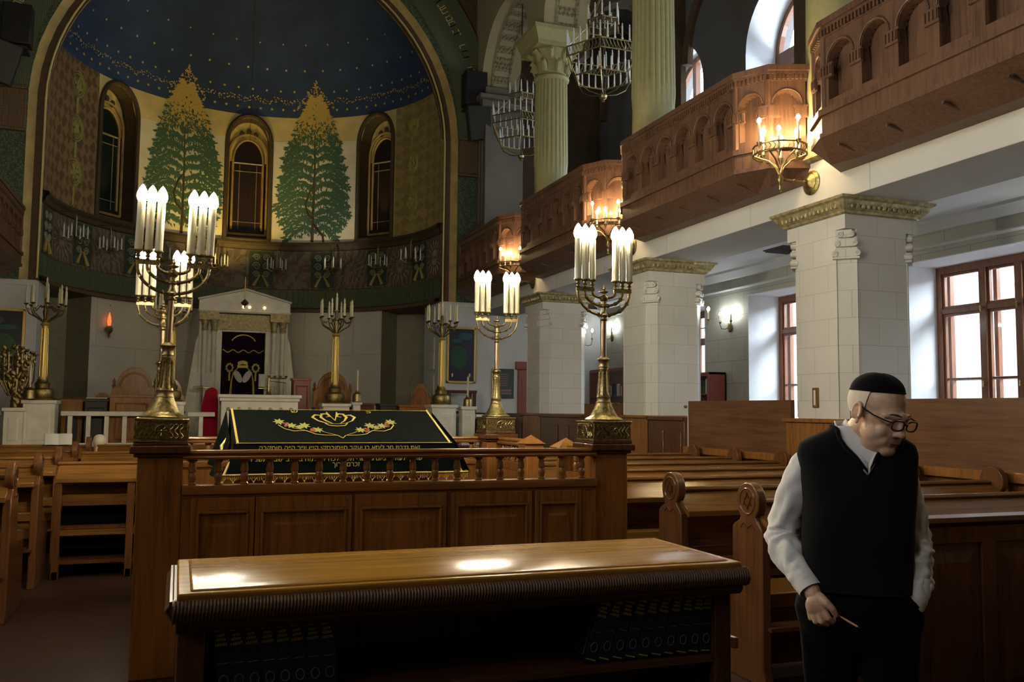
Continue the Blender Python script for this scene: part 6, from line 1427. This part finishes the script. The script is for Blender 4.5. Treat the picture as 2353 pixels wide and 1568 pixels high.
pk = MB(); pk.add([L(-.03, .105, 1.345), L(.022, .105, 1.345), L(-.003, .122, 1.285)], [(0, 1, 2)]); pk.build('shirt_front', 'shirt', P)
# trousers
tm2 = MB()
def hip(u, v):
    a = 2 * PI * u; z = .80 + .17 * v; rx = .198 - .03 * v; ry = .130 - .008 * v; return (-.042 + rx * math.sin(a), -.005 + ry * math.cos(a), z)
tm2.ball(L(-.040, .01, .83), (.212, .140, .15), 20); tm2.ball(L(-.045, .0, .92), (.172, .128, .10), 20)
for u in (-.135, .055):
    caps(tm2, L(u, .0, .80), L(u - .0, .02, .48), .104, .078, 18); caps(tm2, L(u, .02, .48), L(u, -.02, .10), .076, .066, 18)
tv_, tf_ = remesh(tm2, .010, 6); tr2 = MB().add(tv_, tf_); tr2.build('trousers', 'trouser', P, ang=180)
pkt = MB().tube([L(.070, .128, .945), L(.105, .118, .915), L(.135, .085, .88), L(.150, .05, .855)], .003, 5); pkt.build('pocket_edge', 'trouser', P)
for u in (-.135, .055):
    sh = MB(); sh.ball(L(u, .06, .05), (.05, .13, .05), 16); sh.box(u - .045, -.17, .0, u + .045, .05, .02); sh.build('shoe', 'black', P)
# kippa, hair, brows, glasses
kp = MB(); HXi = HX
kp.grid(lambda u, v: HX @ (Matrix.Rotation(R(-15), 4, 'X') @ Vector(((.079) * math.sin(PI / 2 * v * .98) * math.cos(2 * PI * u), .092 * math.sin(PI / 2 * v * .98) * math.sin(2 * PI * u) + .0, .060 + .064 * math.cos(PI / 2 * v) * (1 - .06 * math.exp(-((math.cos(2 * PI * u) * v) / .12) ** 2)) + .012)) + Vector((0, .012, -.0))), 36, 14, closed_u=True)
kp.tube([kp.v[14 * 36 + i] for i in range(36)], .0025, 5, closed=True)
kp.build('kippa', 'kippa', P, ang=180)
hr = MB()
def hp(a, z, k=.0015):
    c, s_ = math.cos(a), math.sin(a); q = math.sqrt(max(0, 1 - ((z - .035) / .088) ** 2)); return HX @ Vector(((.079 * q + k) * s_, .018 + (.100 * q + k) * c, z))
hr.grid(lambda u, v: hp(R(-104) + R(208) * u, (-.045 + .030 * min(1, abs(u - .5) * 4)) + (.088 - (-.045 + .030 * min(1, abs(u - .5) * 4))) * v, .0028 + .001 * noise.noise(Vector((u * 40, v * 20, 0)))), 60, 16)
hr.build('hair', 'hair', P, ang=180)
bw = MB()
for s in (-1, 1): bw.tube([HX @ Vector((s * x, y, z)) for x, y, z in ((.013, -.099, .026), (.029, -.096, .031), (.043, -.086, .029), (.050, -.081, .024))], [.003, .0038, .003, .0015], 6, flat=.7)
bw.build('eyebrows', 'brow', P)
lp_ = MB(); lp_.tube([HX @ Vector((x, y, z)) for x, y, z in ((-.021, -.0925, -.067), (-.008, -.098, -.0665), (.008, -.098, -.0665), (.021, -.0925, -.067))], [.002, .004, .004, .002], 6); lp_.build('lips', 'lip', P)
G = HX @ Matrix.Translation((0, -.004, .002)) @ Matrix.Rotation(R(2), 4, 'X')
gm = MB(); gl_ = MB()
for s in (-1, 1):
    c = Vector((s * .0315, -.110, .002)); pts = [G @ (c + Vector((.0245 * math.copysign(abs(math.cos(a)) ** .7, math.cos(a)), .004 * abs(math.cos(a)) * (1 if s * math.cos(a) > 0 else 0), .0165 * math.copysign(abs(math.sin(a)) ** .75, math.sin(a))))) for a in [2 * PI * i / 24 for i in range(24)]]
    gm.tube(pts, .0028, 6, closed=True); gl_.add(pts, [tuple(range(24))])
    gm.tube([G @ Vector((s * .056, -.106, .010)), G @ Vector((s * .072, -.092, .011)), G @ Vector((s * .083, -.05, .012)), G @ Vector((s * .087, .005, .020)), G @ Vector((s * .085, .010, .018))], .0026, 6)
gm.tube([G @ Vector((-.008, -.112, .006)), G @ Vector((0, -.115, .009)), G @ Vector((.008, -.112, .006))], .0022, 6)
go = gm.build('glasses', 'gframe', P); gl_.build('lens', 'glass', go, smooth=False)
pn = thing('pencil', 'short orange pencil held in the man\'s right hand', 'pencil', (0, 0, 0)); TP = Matrix.Translation((2.22, 2.5, 0)) @ Matrix.Rotation(R(-41.6), 4, 'Z')
pa, pb = TP @ L(-.135, .125, .848), TP @ L(-.042, .170, .809); MB().cyl(pa, pb, .0036, n=6).build('shaft', 'pencil', pn, smooth=False); dd = (pb - pa).normalized(); MB().cyl(pb, pb + dd * .012, .0036, .0006, 8).build('sharpened_tip', 'black', pn)

# worshipper seated far left, seen from behind
Q = thing('person', 'seated person far left seen from behind, white hair and dark kippa', 'person', (-1.05, 13.2, 0))
hm = MB(); X2 = Matrix.Translation((0, .06, .985)) @ Matrix.Rotation(PI, 4, 'Z') @ Matrix.Rotation(R(25), 4, 'X'); head_prims(hm, X2); caps(hm, (0, .02, .93), (0, -.02, .80), .055, .07)
hm.ball((0, -.02, .62), (.19, .11, .24), 16); hm.ball((0, 0, .50), (.18, .15, .10), 16)
for s in (-1, 1): caps(hm, (s * .19, 0, .78), (s * .22, .08, .52), .05, .04); caps(hm, (s * .22, .08, .52), (s * .12, .26, .52), .04, .03); caps(hm, (s * .09, 0, .50), (s * .10, .42, .50), .075, .055); caps(hm, (s * .10, .42, .50), (s * .10, .44, .08), .05, .04)
v, f = remesh(hm, .009, 4); MB().add(v, f).build('body', 'skin', Q, ang=180)
MB().grid(lambda u, v: X2 @ Vector(((.082) * math.sin(R(-150) + R(300) * u) * math.sqrt(max(0, 1 - ((-.05 + .15 * v - .035) / .095) ** 2)), .018 + .104 * math.cos(R(-150) + R(300) * u) * math.sqrt(max(0, 1 - ((-.05 + .15 * v - .035) / .095) ** 2)), -.05 + .15 * v)), 30, 8).build('hair', 'hair', Q, ang=180)
MB().grid(lambda u, v: X2 @ Vector((.06 * v * math.cos(2 * PI * u), .045 + .055 * v * math.sin(2 * PI * u), .130 - .03 * v * v)), 20, 6, closed_u=True).build('kippa', 'kippa', Q, ang=180)
jk = MB(); jk.ball((0, -.02, .64), (.21, .13, .26), 16)
for s in (-1, 1): caps(jk, (s * .19, 0, .80), (s * .23, .08, .53), .062, .055); caps(jk, (s * .23, .08, .53), (s * .14, .24, .53), .052, .045)
v, f = remesh(jk, .012, 4); MB().add(v, f).build('jacket', 'vest', Q, ang=180)
